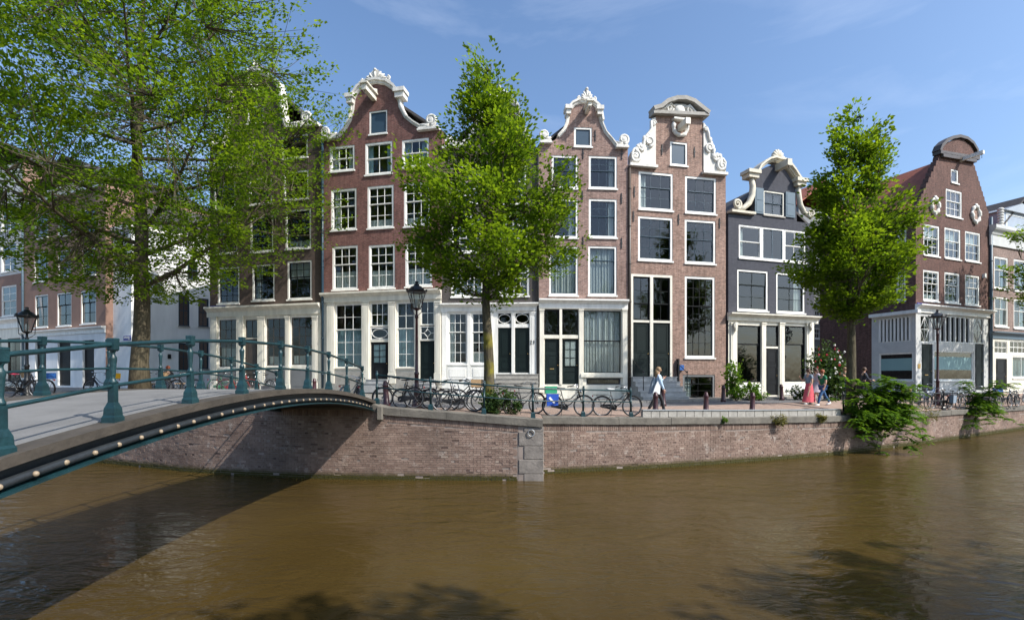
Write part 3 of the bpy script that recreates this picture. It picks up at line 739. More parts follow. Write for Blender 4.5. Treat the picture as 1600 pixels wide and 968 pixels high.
def door(F, rect, matname='paint_dark_green', panels=((.08, .42), (.5, .95)), y=.06, glazed=None, handle=True, slot=False, cols=1):
    a, b, z0, z1 = rect; w, h = b-a, z1-z0; k = MB()
    holes = []
    k.box(0, w, y, y+.05, 0, h)
    for p0, p1 in panels:
        if glazed and (p0, p1) == glazed: continue
        for c in range(cols):
            x0 = w*(.14+c*.86/cols*1.0) if cols > 1 else w*.15; x1 = w*.85 if cols == 1 else x0+w*.86/cols-w*.1
            z_0, z_1 = h*p0+.05, h*p1-.03
            for bx in ((x0, x1, z_0, z_0+.035), (x0, x1, z_1-.035, z_1), (x0, x0+.035, z_0+.035, z_1-.035), (x1-.035, x1, z_0+.035, z_1-.035)):
                k.box(bx[0], bx[1], y-.016, y, bx[2], bx[3])
            k.box(x0+.09, x1-.09, y-.012, y, z_0+.09, z_1-.09)
    o = k.build('door', matname, F.root); F.at(o, a, 0, z0)
    if glazed:
        gx0, gx1, gz0, gz1 = w*.16, w*.84, h*glazed[0], h*glazed[1]
        cm = MB(); cm.box(gx0, gx1, y-.012, y-.004, gz0, gz1); cm.build('blind', 'curtain_blue' if matname == 'paint_black' else 'curtain', o)
        fm = MB()
        for i in range(3): xx = gx0+(gx1-gx0)*i/2; fm.box(xx-.016, xx+.016, y-.04, y-.014, gz0, gz1)
        for i in range(4): zz = gz0+(gz1-gz0)*i/3; fm.box(gx0, gx1, y-.038, y-.016, zz-.016, zz+.016)
        fm.build('glazing_bars', matname, o)
        for i in range(2):
            for j in range(3):
                p = link('pane', unit_box('pane', 'glass'), None, o); p.location = (gx0+(gx1-gx0)*(i+.5)/2, y-.024, gz0+(gz1-gz0)*(j+.5)/3)
                p.scale = ((gx1-gx0)/2-.03, .006, (gz1-gz0)/3-.03)
    if handle:
        q = MB(); q.ball((w*.9, y-.045, h*.42), .028); q.tube([(w*.9, y, h*.42), (w*.9, y-.04, h*.42)], .012, 6); q.build('handle', 'brass', o)
    if slot:
        q = MB(); q.box(w*.36, w*.64, y-.028, y, h*.33, h*.33+.05); q.build('letter_slot', 'brass', o)
    return o
def pilaster(F, x0, x1, y0, y1, matname='paint_cream', proj=.1, plinth=.3, name='pilaster'):
    a, b, z0, z1 = F.rect(x0, x1, y0, y1); k = MB(); w = b-a
    k.box(a, b, -proj, .05, z0, z1)
    k.box(a-.025, b+.025, -proj-.03, .04, z0-.02, z0+plinth); k.box(a-.03, b+.03, -proj-.04, .04, z1-.07, z1+.0)
    k.box(a-.015, b+.015, -proj-.02, .04, z1-.17, z1-.13)
    if w > .3: k.box(a+w*.25, b-w*.25, -proj-.012, -proj+.01, z0+plinth+.1, z1-.3)
    return F.put(k, name, matname)
def cornice(F, x0, x1, y0, y1, matname='paint_cream', proj=.32, name='cornice'):
    a, b = F.T(x0), F.T(x1); c = (x0+x1)/2; z1, z0 = F.Z(c, y0), F.Z(c, y1); h = z1-z0; k = MB()
    prof = [(0, 0), (-proj*.25, 0), (-proj*.25, h*.5), (-proj*.4, h*.56), (-proj*.5, h*.66), (-proj*.85, h*.76), (-proj, h*.84), (-proj, h), (0, h+.03)]
    n = len(prof); vs = [(a-.02, y, z0+z) for y, z in prof]+[(b+.02, y, z0+z) for y, z in prof]
    fs = [(i, n+i, n+i+1, i+1)[::-1] for i in range(n-1)]+[tuple(range(n))[::-1], tuple(n+i for i in range(n))]
    k.add(vs, [f[::-1] for f in fs]); return F.put(k, name, matname)
def shell(F, W, D, eave, base=-.7):
    def f(k):
        k.add([(0,0,base),(W,0,base),(W,D,base),(0,D,base),(0,0,eave),(W,0,eave),(W,D,eave),(0,D,eave)], [(1,2,6,5),(2,3,7,6),(3,0,4,7)])
    return f
def roof(F, W, D, eave, ridge, matname='roof_dark', y0=.32, over=.0, rx=None):
    rx = W/2 if rx is None else rx; k = MB(); t = .12
    for (xa, za, xb, zb_) in ((-over, eave, rx, ridge), (W+over, eave, rx, ridge)):
        d = Vector((xb-xa, zb_-za)).normalized(); n = Vector((-d.y, d.x))*(t if xa < xb else -t)
        k.add([(xa,y0,za),(xb,y0,zb_),(xb,D,zb_),(xa,D,za),(xa+n.x,y0,za+n.y),(xb,y0,zb_+t*1.3),(xb,D,zb_+t*1.3),(xa+n.x,D,za+n.y)],
              [(0,3,2,1),(4,5,6,7),(0,1,5,4),(3,7,6,2),(0,4,7,3)])
    k.add([(0,D-.01,eave),(W,D-.01,eave),(rx,D-.01,ridge)], [(0,1,2)])
    return F.put(k, 'roof', matname)
def chimney(F, parent, x, y, z0, z1, w=.7, d=.55, pots=2):
    k = MB(); k.box(x-w/2, x+w/2, y-d/2, y+d/2, z0, z1); k.box(x-w/2-.05, x+w/2+.05, y-d/2-.05, y+d/2+.05, z1-.22, z1-.1)
    o = k.build('chimney', 'brick_deep_red', parent)
    for i in range(pots):
        p = MB(); cx = x-w/2+w*(i+.5)/pots; p.lathe([(.1, z1-.02),(.09, z1+.3),(.12, z1+.32),(.11, z1+.38)], cx, y, 10); p.build('chimney_pot', 'terracotta', parent)
    return o
def hoist(F, px, py, L=.95, w=.2, cap='paint_cream', hood=True):
    t, z = F.P(px, py); k = MB(); k.box(t-w/2, t+w/2, -L, .02, z-w*.6, z+w*.6)
    o = F.put(k, 'hoist_beam', cap)
    if hood:
        k = MB(); k.box(t-w*.95, t+w*.95, -L-.1, -.02, z+w*.6+.003, z+w*.6+.07); k.add([(t-w*.8,-L*.6,z+w*.68),(t+w*.8,-L*.6,z+w*.68),(t+w*.8,0,z+w*2),(t-w*.8,0,z+w*2),(t-w*.8,0,z+w*.68),(t+w*.8,0,z+w*.68)], [(0,1,2,3),(0,3,4),(1,5,2)])
        h = k.build('hood', cap, o)
    q = MB(); q.tube([(t, -L+.1, z-w*.6), (t, -L+.1, z-w*.6-.13), (t+.04, -L+.1, z-w*.6-.2), (t, -L+.1, z-w*.6-.24), (t-.04, -L+.1, z-w*.6-.2)], .014, 6); q.build('hook', 'iron_black', o)
    return o
def anchors(F, lst):
    for px, py in lst:
        t, z = F.P(px, py); k = MB(); k.box(t-.02, t+.02, -.045, .0, z-.3, z+.3); k.box(t-.05, t+.05, -.05, -.01, z-.03, z+.03); F.put(k, 'wall_anchor', 'iron_black')
def trim(F, pts, matname='stone_white', w=.24, proj=.2, back=.34, name='gable_moulding'):
    P = [F.P(*p) for p in pts]; k = MB()
    k.ribbon(P, -.02, w*.45, -proj*.55, back); k.ribbon(P, w*.45, w, -proj, back+.03); k.ribbon(P, -.06, -.02, -proj*.3, .02)
    return F.put(k, name, matname)
def crest(F, px, py0, py1, wpx, matname='stone_white', name='crest'):
    """leafy carved finial: a shell of ribs rising from two volutes"""
    c, zt = F.P(px, py0); _, z0 = F.P(px, py1); H = zt-z0; Wd = F.T(px+wpx/2)-F.T(px-wpx/2); k = MB()
    k.prism([(c-Wd*.5, z0), (c+Wd*.5, z0), (c+Wd*.36, z0+H*.35), (c+Wd*.2, z0+H*.72), (c+Wd*.08, zt), (c-Wd*.08, zt), (c-Wd*.2, z0+H*.72), (c-Wd*.36, z0+H*.35)], -.1, .12)
    for i in range(7):
        a = R(90+(i-3)*21); r = H*(.95-.1*abs(i-3)); k.tube([(c, -.1, z0+H*.12), (c+math.cos(a)*r*.5*Wd/H, -.2, z0+H*.12+math.sin(a)*r*.55), (c+math.cos(a)*r*.62*Wd/H, -.11, z0+math.sin(a)*r)], [.05, H*.085, .03], 7)
    for s in (-1, 1):
        k.spiral((c+s*Wd*.42, z0+H*.2), H*.2, -.12, 1.4, .055, -s, a0=R(90)); k.ball((c+s*Wd*.22, -.14, z0+H*.42), H*.13, .1, H*.18)
    k.ball((c, -.14, zt-.02), H*.13, .12, H*.12)
    return F.put(k, name, matname)
def scroll_shoulder(F, x0, x1, ytop, ybase, flip, matname='stone_white', name='shoulder_scroll'):
    a, b = F.T(x0), F.T(x1); zb_ = F.Z((x0+x1)/2, ybase); zt = F.Z((x0+x1)/2, ytop); H = zt-zb_; k = MB()
    k.box(a, b, -.26, .32, zb_, zb_+.1); k.box(a+.04, b-.04, -.2, .3, zb_+.1, zb_+.2)
    c = (a+b)/2+flip*(b-a)*.12; r = min(H*.42, (b-a)*.4)
    k.lathe([(r*1.02, 0), (r*1.02, .01)], 0, 0, 3) if False else None
    k.spiral((c, zb_+.2+r), r, -.14, 1.7, r*.3, flip, a0=R(-90)); k.ball((c, -.08, zb_+.2+r), r*.86, .16, r*.86)
    k.tube([(c-flip*r*.2, -.08, zb_+.25), (c-flip*(b-a)*.35, -.08, zb_+.3), (c-flip*(b-a)*.55, -.08, zb_+.36)], [r*.5, r*.35, .05], 8)
    return F.put(k, name, matname)
def claw(F, ctrl, base, matname='stone_white', thick=.3, name='claw_piece'):
    """carved wing beside a neck gable: outline in photo pixels, with volutes and leaves worked on it"""
    P = [F.P(*p) for p in ctrl]; k = MB(); k.prism(P, -.06, .22)
    cx = sum(p[0] for p in P)/len(P); cz = sum(p[1] for p in P)/len(P)
    for (px, py, r, fl, a0) in base:
        t, z = F.P(px, py); k.spiral((t, z), r, -.1, 1.5, r*.3, fl, a0=R(a0)); k.ball((t, -.06, z), r*.6, .12, r*.6)
    n = len(P)
    k.tube([(p[0]*.9+cx*.1, -.1, p[1]*.9+cz*.1) for p in P[:n-2]], [.05+.05*math.sin(i*1.9)**2 for i in range(n-2)], 7)
    for i in range(n-3):
        a = Vector(P[i]).lerp(Vector((cx, cz)), .45); k.ball((a.x, -.08, a.y), random.uniform(.1, .17), .1, random.uniform(.13, .24))
    return F.put(k, name, matname)
def stoop(F, x0, x1, ybase, ytop, n, depth=.3, y=-.1, matname='stone_step'):
    a, b = F.T(x0), F.T(x1); c = (x0+x1)/2; z0, z1 = F.Z(c, ybase)-.3, F.Z(c, ytop); zb_ = F.Z(c, ybase)
    for i in range(n):
        k = MB(); zt = zb_+(z1-zb_)*(i+1)/n; k.box(a, b, y-depth*(n-i), y-depth*(n-i-1)-.004, z0, zt-.045); k.box(a-.03, b+.03, y-depth*(n-i)-.03, y-depth*(n-i-1)-.006, zt-.043, zt)
        F.put(k, 'step', matname)
def name_plate(F, x0, x1, y0, y1, seed=1):
    a, b, z0, z1 = F.rect(x0, x1, y0, y1); k = MB(); k.box(a, b, -.03, .0, z0, z1); o = F.put(k, 'street_sign', 'enamel_blue')
    q = MB(); rr = random.Random(seed); x = a+.06; h = (z1-z0)
    while x < b-.12:                                    # a line of small white characters, too fine to read in the photo
        w = rr.uniform(.03, .055); q.box(x, x+w, -.034, -.03, z0+h*.5, z0+h*(.78+.08*rr.random())); x += w+.022
    x = b-.28
    while x < b-.08: q.box(x, x+.05, -.034, -.03, z0+h*.2, z0+h*.4); x += .075
    q.build('lettering', 'paint_white', o); return o
def pipe(F, px, y0, y1, matname, r=.06, off=-.1):
    t, z1 = F.P(px, y0); z0 = F.Z(px, y1); k = MB(); k.tube([(t, off, z0), (t, off, z1)], r, 10)
    z = z0+.8
    while z < z1: k.lathe([(r*1.25, z), (r*1.25, z+.06)], t, off, 10); k.box(t-.02, t+.02, off, 0, z+.01, z+.05); z += 2.1
    return F.put(k, 'drainpipe', matname)
def oval(F, rect, matname='paint_white', bg='paint_black', lens=True, y=.03):
    """fanlight: panel with an oval of glazing bars"""
    a, b, z0, z1 = rect; c, zc = (a+b)/2, (z0+z1)/2; w, h = (b-a)/2, (z1-z0)/2; k = MB(); fw = .05
    k.box(a, b, y, y+.06, z0, z0+fw); k.box(a, b, y, y+.06, z1-fw, z1); k.box(a, a+fw, y, y+.06, z0+fw, z1-fw); k.box(b-fw, b, y, y+.06, z0+fw, z1-fw)
    rx, rz = w*.82, h*.72
    k.tube([(c+rx*math.cos(q), y+.03, zc+rz*math.sin(q)) for q in np.linspace(0, 2*math.pi, 29)], .022, 6, False)
    k.tube([(c-w+fw, y+.03, zc), (c-rx, y+.03, zc)], .02, 6); k.tube([(c+w-fw, y+.03, zc), (c+rx, y+.03, zc)], .02, 6)
    k.tube([(c, y+.03, z0+fw), (c, y+.03, zc-rz)], .02, 6); k.tube([(c, y+.03, z1-fw), (c, y+.03, zc+rz)], .02, 6)
    o = F.put(k, 'fanlight', matname)
    p = link('pane', unit_box('pane', 'glass'), None, o); p.location = (c, y+.045, zc); p.scale = (2*w-.08, .006, 2*h-.08)
    return o
def diamond(F, rect, matname='paint_white', y=.03, cross=True):
    a, b, z0, z1 = rect; c, zc = (a+b)/2, (z0+z1)/2; k = MB(); fw = .04
    k.box(a, b, y, y+.06, z0, z0+fw); k.box(a, b, y, y+.06, z1-fw, z1); k.box(a, a+fw, y, y+.06, z0+fw, z1-fw); k.box(b-fw, b, y, y+.06, z0+fw, z1-fw)
    q = [(a+fw, zc), (c, z1-fw), (b-fw, zc), (c, z0+fw), (a+fw, zc)]
    if not cross: s_ = .55; q = [(c+(x-c)*s_, zc+(z-zc)*s_*1.2) for x, z in q]
    for p0, p1 in zip(q[:-1], q[1:]): k.tube([(p0[0], y+.03, p0[1]), (p1[0], y+.03, p1[1])], .02, 6)
    if cross: k.tube([(c, y+.03, z0), (c, y+.03, z1)], .014, 6); k.tube([(a, y+.03, zc), (b, y+.03, zc)], .014, 6)
    else:
        for p0 in q[:4]: e = (a, zc) if p0[0] < c-.01 else ((b, zc) if p0[0] > c+.01 else (c, z1 if p0[1] > zc else z0)); k.tube([(p0[0], y+.03, p0[1]), (e[0], y+.03, e[1])], .018, 6)
    o = F.put(k, 'tracery', matname)
    p = link('pane', unit_box('pane', 'glass'), None, o); p.location = (c, y+.045, zc); p.scale = (b-a-.06, .006, z1-z0-.06)
    return o
def rim(k, prof):
    for (x0, z0), (x1, z1) in zip(prof[:-1], prof[1:]):
        k.add([(x0,0,z0),(x1,0,z1),(x1,.171,z1),(x0,.171,z0)], [(0,1,2,3)])
def gable_house(F, px1, profile, wallmat, wins, ybreak, shopmat, shop_holes, D=10.5, ground=612, ridge_px=None, eave_py=None, roofmat='roof_dark', ridge_drop=.5):
    """upper brick wall up to the gable profile, timber shopfront below the break line"""
    W = F.T(px1); pxl = F_px0[F.root.name]
    prof = [F.P(*p) for p in profile]; zb0 = F.Z((pxl+px1)/2, ybreak); prof[0] = (0, prof[0][1]); prof[-1] = (W, prof[-1][1])
    holes = [F.rect(*w[:4]) for w in wins]
    eave = min(prof[0][1], prof[-1][1])-.05
    piece(F, 'wall', wallmat, [(0, zb0), (W, zb0)]+prof[::-1], holes, extra=shell(F, W, D, eave))
    # back of the free-standing gable
    k = MB(); kk = [(x, z) for x, z in prof if True]
    k.prism([(0, eave-.02)]+kk+[(W, eave-.02)], .17, .32); rim(k, prof); F.put(k, 'gable_back', wallmat)
    top = max(z for _, z in prof); tx = [x for x, z in prof if z == top][0]
    rf = roof(F, W, D, eave-.02, top-ridge_drop, roofmat, rx=W/2)
    zg = -.7
    sh = [F.rect(*s[:4]) for s in shop_holes]
    piece(F, 'shopfront', shopmat, [(0, zg), (W, zg), (W, zb0-.002), (0, zb0-.002)], sh, y=-.0, reveal=.16)
    return W, eave, top, rf
F_px0 = {}
def new_house(name, label, px0, d0, m):
    F = house(name, label, px0, d0, m); F_px0[F.root.name] = px0; return F

# --- dark brown house at the street corner on the left
d = [30.3, 28.5, 26.96, 26.6, 27.0, 28.2]
F = new_house('corner_canal_house', 'dark brown brick house with cream shopfront behind the big elm and bridge', 328, 30.3, -.236)
rows1 = [[(333,367,236,262),(388,424,224,254),(440,481,211,247)], [(334,368,284,326),(389,425,277,319),(443,482,267,312)],
         [(337,371,347,396),(391,427,338,393),(446,486,327,388)], [(340,374,417,474),(394,429,413,469),(449,487,407,467)]]
allw = [w for r in rows1 for w in r]+[(386,412,165,192)]
shop = [(341,371,498,574),(382,404,498,606),(415,447,496,572),(454,489,494,571)]
W, eave, top, rf = gable_house(F, 503, [(328,232),(354,226),(359,200),(363,160),(366,138),(383,121),(400,115),(416,118),(434,133),(437,150),(440,182),(447,202),(503,196)], 'brick_dark_brown', allw, 487, 'paint_cream', shop)
for i, r in enumerate(rows1):
    for j, w in enumerate(r): window(F, F.rect(*w), 3, (2, 3) if i else (1, 2), .42, 'paint_white', 'paint_black', .1, .028, random.choice([None, None, 'sides', 'half', 'left', 'blind', 'low']))
window(F, F.rect(*allw[-1]), 2, (1, 2), .4, 'paint_white', 'paint_black')
trim(F, [(354,226),(359,200),(363,160),(366,138),(383,121),(400,115),(416,118),(434,133),(437,150),(440,182),(447,202)])
crest(F, 400, 98, 116, 24); scroll_shoulder(F, 329, 354, 210, 230, -1); scroll_shoulder(F, 449, 500, 178, 201, 1)
hoist(F, 400, 140)
cornice(F, 325, 501, 477, 493)
for a, b in ((331,340),(371,381),(404,415),(447,454),(489,497)): pilaster(F, a, b, 494, 608 if a < 480 else 606)
for (a, b, y0, y1), cu in zip((shop[0], shop[2], shop[3]), ('half', 'low', 'low')): window(F, F.rect(a, b, y0, y1), 3, (5, 0), 1, 'paint_white', 'paint_brown', .05, .024, cu, sill=False)
door(F, F.rect(382,404,530,606), 'paint_brown', ((.05, .3), (.35, .95))); window(F, F.rect(382,404,498,529), 2, (1, 0), 1, 'paint_cream', 'paint_brown', .05, .024, sill=False)
for a, b in ((341,371),(415,447),(454,489)):
    q = F.rect(a, b, 578, 607); k = MB(); k.box(q[0], q[1], -.05, .0, q[2]-.2, q[3]); k.box(q[0]+.15, q[1]-.15, -.065, -.05, q[2]+.15, q[3]-.15); F.put(k, 'plinth_panel', 'paint_grey')
name_plate(F, 329, 353, 477.5, 484, 1)
pipe(F, 505.5, 212, 606, 'paint_dark_blue', .075)
chimney(F, rf, F.T(508)-.1, 4.5, eave-1, F.Z(505, 150), .95, .7, 3)

# --- red-purple bell gable house
F = new_house('canal_house', 'red purple brick house with white bell gable and leafy crest, left of the middle elm', 503, 28.5, -.214)
rows2 = [[(515,554,228,267),(570.5,613,222,272),(628,670,217,260)], [(517,557,295,359),(574,615,290,356),(631,672,285,353)], [(519,559,384,452),(576,617,382,450),(633,675,379,447)]]
allw = [w for r in rows2 for w in r]+[(577,605,173,209)]
shop = [(523,566,474,575),(578,607.5,472,531),(579,607,534,592),(619,648.5,471,575),(656,679,469,531),(656,680,532,592)]
prof2 = [(503,218),(530,214),(540,203),(548,189),(552,172),(554,155),(557,149),(563,140),(573,133),(588,130),(602,132),(613,139),(619,147),(622,152),(625,168),(633,183),(645,193),(657,200),(690,203)]
W, eave, top, rf = gable_house(F, 690, prof2, 'brick_red_purple', allw, 462, 'paint_cream', shop)
for i, r in enumerate(rows2):
    for j, w in enumerate(r):
        if i == 0: window(F, F.rect(*w), 2 if j == 1 else 3, (1, 1), .5, curtain='sides_blue' if j else 'sides', cw=.1)
        else: window(F, F.rect(*w), 3, (2, 2) if i == 2 and j == 0 else (2, 2 if i == 1 else 2), .42, curtain=('left' if j == 0 else ('low' if i == 1 else 'sides')) if i == 1 else 'half', cw=.1)
window(F, F.rect(*allw[-1]), 1, (1, 0), 1, 'paint_white', 'paint_dark_blue', .08, blind='pane_blind')
trim(F, prof2[1:7], w=.13, proj=.14); trim(F, prof2[5:14], w=.24, proj=.22); trim(F, prof2[12:18], w=.13, proj=.14)
crest(F, 588, 111, 131, 46); scroll_shoulder(F, 654, 687, 183, 205, 1); scroll_shoulder(F, 500, 530, 202, 220, -1)
for a, b, y in ((543,556,150),(618,635,141)):
    k = MB(); q = F.rect(a, b, y, y+6); k.box(q[0], q[1], -.36, .34, q[2], q[3]); k.box(q[0]+.07, q[1]-.07, -.28, .32, q[2]-.3, q[2]); F.put(k, 'capital', 'stone_white')
hoist(F, 585, 154, 1.2, .26)
cornice(F, 504, 689.5, 455, 470)
for a, b in ((512,523),(566.5,577),(608,618.5),(680,689)): pilaster(F, a, b, 471, 598, plinth=.55)
window(F, F.rect(*shop[0]), 3, (2, 3), .4, 'paint_cream', 'paint_white', .06, .026, 'lower60_blue'); window(F, F.rect(*shop[3]), 2, (2, 3), .4, 'paint_cream', 'paint_white', .06, .026, 'lower60_blue')
for a, b, y0, y1, c in ((578,607.5,472,510,3),(656,679,469,508,2)): window(F, F.rect(a, b, y0, y1), c, (2, 0), 1, 'paint_cream', 'paint_white', .05, .026, sill=False)
oval(F, F.rect(578.5,607,511,530.5)); diamond(F, F.rect(656.5,678.5,509.5,530.5), cross=False)
door(F, F.rect(*shop[2]), 'paint_black', ((.05, .38), (.44, .94)), glazed=(.44, .94)); door(F, F.rect(*shop[5]), 'paint_dark_green', ((.05, .3), (.36, .95)))
stoop(F, 577, 609, 604, 592, 2, .3); stoop(F, 654, 682, 604, 592, 2, .3)
for a, b in ((523,566),(619,649)):
    q = F.rect(a, b, 580, 603); k = MB(); k.box(q[0], q[1], -.06, 0, q[2]-.3, q[3]); F.put(k, 'plinth_panel', 'stone_grey')

# --- charcoal house behind the middle elm
F = new_house('canal_house', 'charcoal house with white panelled shopfront and steps, behind the middle elm', 690, 26.96, -.066)
rows3 = [[(703,750,258,318),(776,823,258,318)], [(704,752,336,394),(778,825,336,394)], [(705,755,414,463),(779,827,414,462)]]
allw = [w for r in rows3 for w in r]+[(765,795,188,222)]
shop = [(700,730,488,568),(736.5,760,488,568),(777,799.5,488,507),(804,828,488,507),(778,799,511.5,582),(804.5,827,511.5,582)]
prof3 = [(690,235),(722,232),(735,222),(746,205),(752,185),(755,170),(765,158),(780,152),(795,156),(805,168),(808,185),(815,205),(824,222),(832,229),(840,230)]
W, eave, top, rf = gable_house(F, 840, prof3, 'brick_charcoal', allw, 480, 'paint_white', shop)
for i, r in enumerate(rows3):
    for w in r: window(F, F.rect(*w), 4, (2, 3) if i < 2 else (2, 2), .42, cw=.1, curtain=random.choice([None, 'sides', 'half']))
window(F, F.rect(*allw[-1]), 1, (1, 0), 1, 'paint_white', 'paint_dark_blue', .08, blind='pane_blind')
trim(F, prof3[1:14], w=.24); crest(F, 780, 136, 153, 26); scroll_shoulder(F, 692, 722, 216, 234, -1); hoist(F, 780, 172)
cornice(F, 689.5, 841, 474, 486, 'paint_white')
for a, b in ((691,698),(730.5,736),(761,770),(799.5,804),(828,838)): pilaster(F, a, b, 487, 596, 'paint_white', .06, .2)
window(F, F.rect(*shop[0]), 3, (2, 3), .38, 'paint_white', 'paint_white', .05, .026, 'left'); window(F, F.rect(*shop[1]), 2, (2, 3), .38, 'paint_white', 'paint_white', .05, .026, 'low')
oval(F, F.rect(*shop[2])); oval(F, F.rect(*shop[3]))
door(F, F.rect(*shop[4]), 'paint_dark_green', ((.04, .28), (.34, .95))); door(F, F.rect(*shop[5]), 'paint_dark_green', ((.04, .28), (.34, .95)))
for a, b in ((699,731),(736,761)):
    q = F.rect(a, b, 573, 592); k = MB(); k.box(q[0], q[1], -.05, 0, q[2], q[3]); k.box(q[0]+.12, q[1]-.12, -.07, -.05, q[2]+.12, q[3]-.1); F.put(k, 'plinth_panel', 'paint_white')
stoop(F, 776, 841, 616, 584, 5, .3, -.12, 'stone_grey')
t, z = F.P(831, 538)
def number(F, txt, t, z, h, matname, parent=None, y=-.012):
    cu = bpy.data.curves.new('house_number', 'FONT'); cu.body = txt; cu.size = h; cu.extrude = .006; cu.align_x = 'CENTER'
    tmp = bpy.data.objects.new('tmp', cu); COL.objects.link(tmp); dg = bpy.context.evaluated_depsgraph_get()
    me = bpy.data.meshes.new_from_object(tmp.evaluated_get(dg)); bpy.data.objects.remove(tmp); me.materials.clear(); me.materials.append(M[matname])
    o = link('house_number', me, None, F.root); F.at(o, t, y, z); o.rotation_euler = (R(90), 0, F.rot); return o
number(F, '21', F.T(832), F.Z(832, 537.5), .3, 'iron_black', y=-.09)
pipe(F, 840.5, 236, 612, 'iron_black', .06)

# --- pinkish house with neck gable
F = new_house('canal_house', 'pinkish brown brick house with small bell gable and large curtained shop window', 841, 26.6, .075)
rows4 = [[(862,903,243,294),(920,964,244,294.5)], [(861,903,311,371),(920,964,311,371)], [(858,903,385,461),(919,963.5,384.5,461)]]
allw = [w for r in rows4 for w in r]+[(897,925,199,229)]
shop = [(850,874,483,523),(878,903.5,483,523),(851,874,529,600),(878.5,904,529,600),(911,971.5,484,583),(916,970,590,601)]
prof4 = [(841,226),(862,222),(873,214),(882,204),(887,192),(889,178),(891,172),(897,165),(906,161),(916,160),(925,162),(932,168),(935,174),(938,190),(945,207),(955,219),(963,229),(981,232)]
W, eave, top, rf = gable_house(F, 981, prof4, 'brick_pink_brown', allw, 475, 'paint_cream', shop)
for i, r in enumerate(rows4):
    for j, w in enumerate(r): window(F, F.rect(*w), 3 if i < 2 else 4, (2, 1) if i < 2 else (1, 1), .45 if i < 2 else .28, 'paint_white', 'paint_dark_blue', .11, .026, ['right', 'right', 'full'][i], blind=None)
window(F, F.rect(*allw[-1]), 1, (1, 0), 1, 'paint_white', 'paint_dark_blue', .1, blind='pane_blind')
trim(F, prof4[2:7], w=.11, proj=.13); trim(F, prof4[5:14], w=.2, proj=.2); trim(F, prof4[12:17], w=.11, proj=.13)
crest(F, 916, 141, 161, 26); scroll_shoulder(F, 961, 981, 214, 233, 1); scroll_shoulder(F, 843, 862, 206, 226, -1)
for a, b, y in ((882,892.5,168),(930.5,941.5,169)):
    k = MB(); q = F.rect(a, b, y, y+6); k.box(q[0], q[1], -.34, .34, q[2], q[3]); k.box(q[0]+.06, q[1]-.06, -.26, .32, q[2]-.25, q[2]); F.put(k, 'capital', 'stone_white')
hoist(F, 916, 176, .9, .18); anchors(F, [(911,240),(971.5,241),(910,307),(971,310),(911,378),(971,380),(930,212)])
cornice(F, 842, 980, 468, 482, 'paint_white')
for a, b in ((843,849.5),(904.5,910.5),(972,979)): pilaster(F, a, b, 483, 612, plinth=.3)
k = MB(); q = F.rect(874, 878, 483, 600); k.box(q[0], q[1], -.06, .05, q[2], q[3]); q = F.rect(850, 904, 523.5, 528.5); k.box(q[0], q[1], -.055, .05, q[2], q[3]); q = F.rect(907, 974, 583.5, 589); k.box(q[0], q[1], -.16, .03, q[2], q[3]); F.put(k, 'transom', 'paint_cream')
window(F, F.rect(*shop[0]), 1, (1, 0), 1, 'paint_black', 'paint_black', .05, sill=False); oval(F, F.rect(*shop[1]), 'paint_black')
door(F, F.rect(*shop[2]), 'paint_dark_green', ((.04, .26), (.36, .66), (.72, .96)), slot=True); door(F, F.rect(*shop[3]), 'paint_dark_green', ((.04, .3), (.4, .95)), glazed=(.4, .95))
window(F, F.rect(*shop[4]), 6, (1, 1), .49, 'paint_cream', 'paint_black', .04, .022, 'full', sill=False)
window(F, F.rect(*shop[5]), 1, (1, 0), 1, 'paint_grey', 'paint_black', .05, sill=False)
chimney(F, rf, F.T(948), 3.6, top-4.5, F.Z(948, 206), .8, .6, 1)

# --- orange brown house with carved neck gable
F = new_house('canal_house', 'orange brown brick house with carved white neck gable above two tall windows', 983, 27.05, .2)
allw = [(998,1051.5,269.5,328),(1070.5,1119,276.5,333.5),(997,1051,339,407),(1070,1118,344,411.5),(986,1050.5,429,588),(1070,1117,432,558.5),(1067,1117,585,624),(1047,1074,222,258.5)]
prof5 = [(983,259),(1024.5,259),(1024.5,177),(1098,183),(1098,270),(1133,272)]
W, eave, top, rf = gable_house(F, 1134, prof5, 'brick_orange_brown', allw, 634, 'brick_orange_brown', [])
FN = F
for i, w in enumerate(allw[:4]): window(F, F.rect(*w), 3, (2, 2) if i > 1 else (1, 2), .45 if i > 1 else .4, 'paint_white', 'paint_dark_blue', .12, .024, ['left', None, None, None][i])
window(F, F.rect(*allw[5]), 4, (3, 4), .36, 'paint_white', 'paint_black', .13, .024, None)
q = F.rect(*allw[6]); window(F, (q[0], q[1], q[2], q[3]), 2, (1, 2), .35, 'paint_grey', 'paint_black', .12, .026, 'left', sill=False)
window(F, F.rect(*allw[7]), 1, (1, 0), 1, 'paint_white', 'paint_dark_blue', .1, blind='pane_blind')
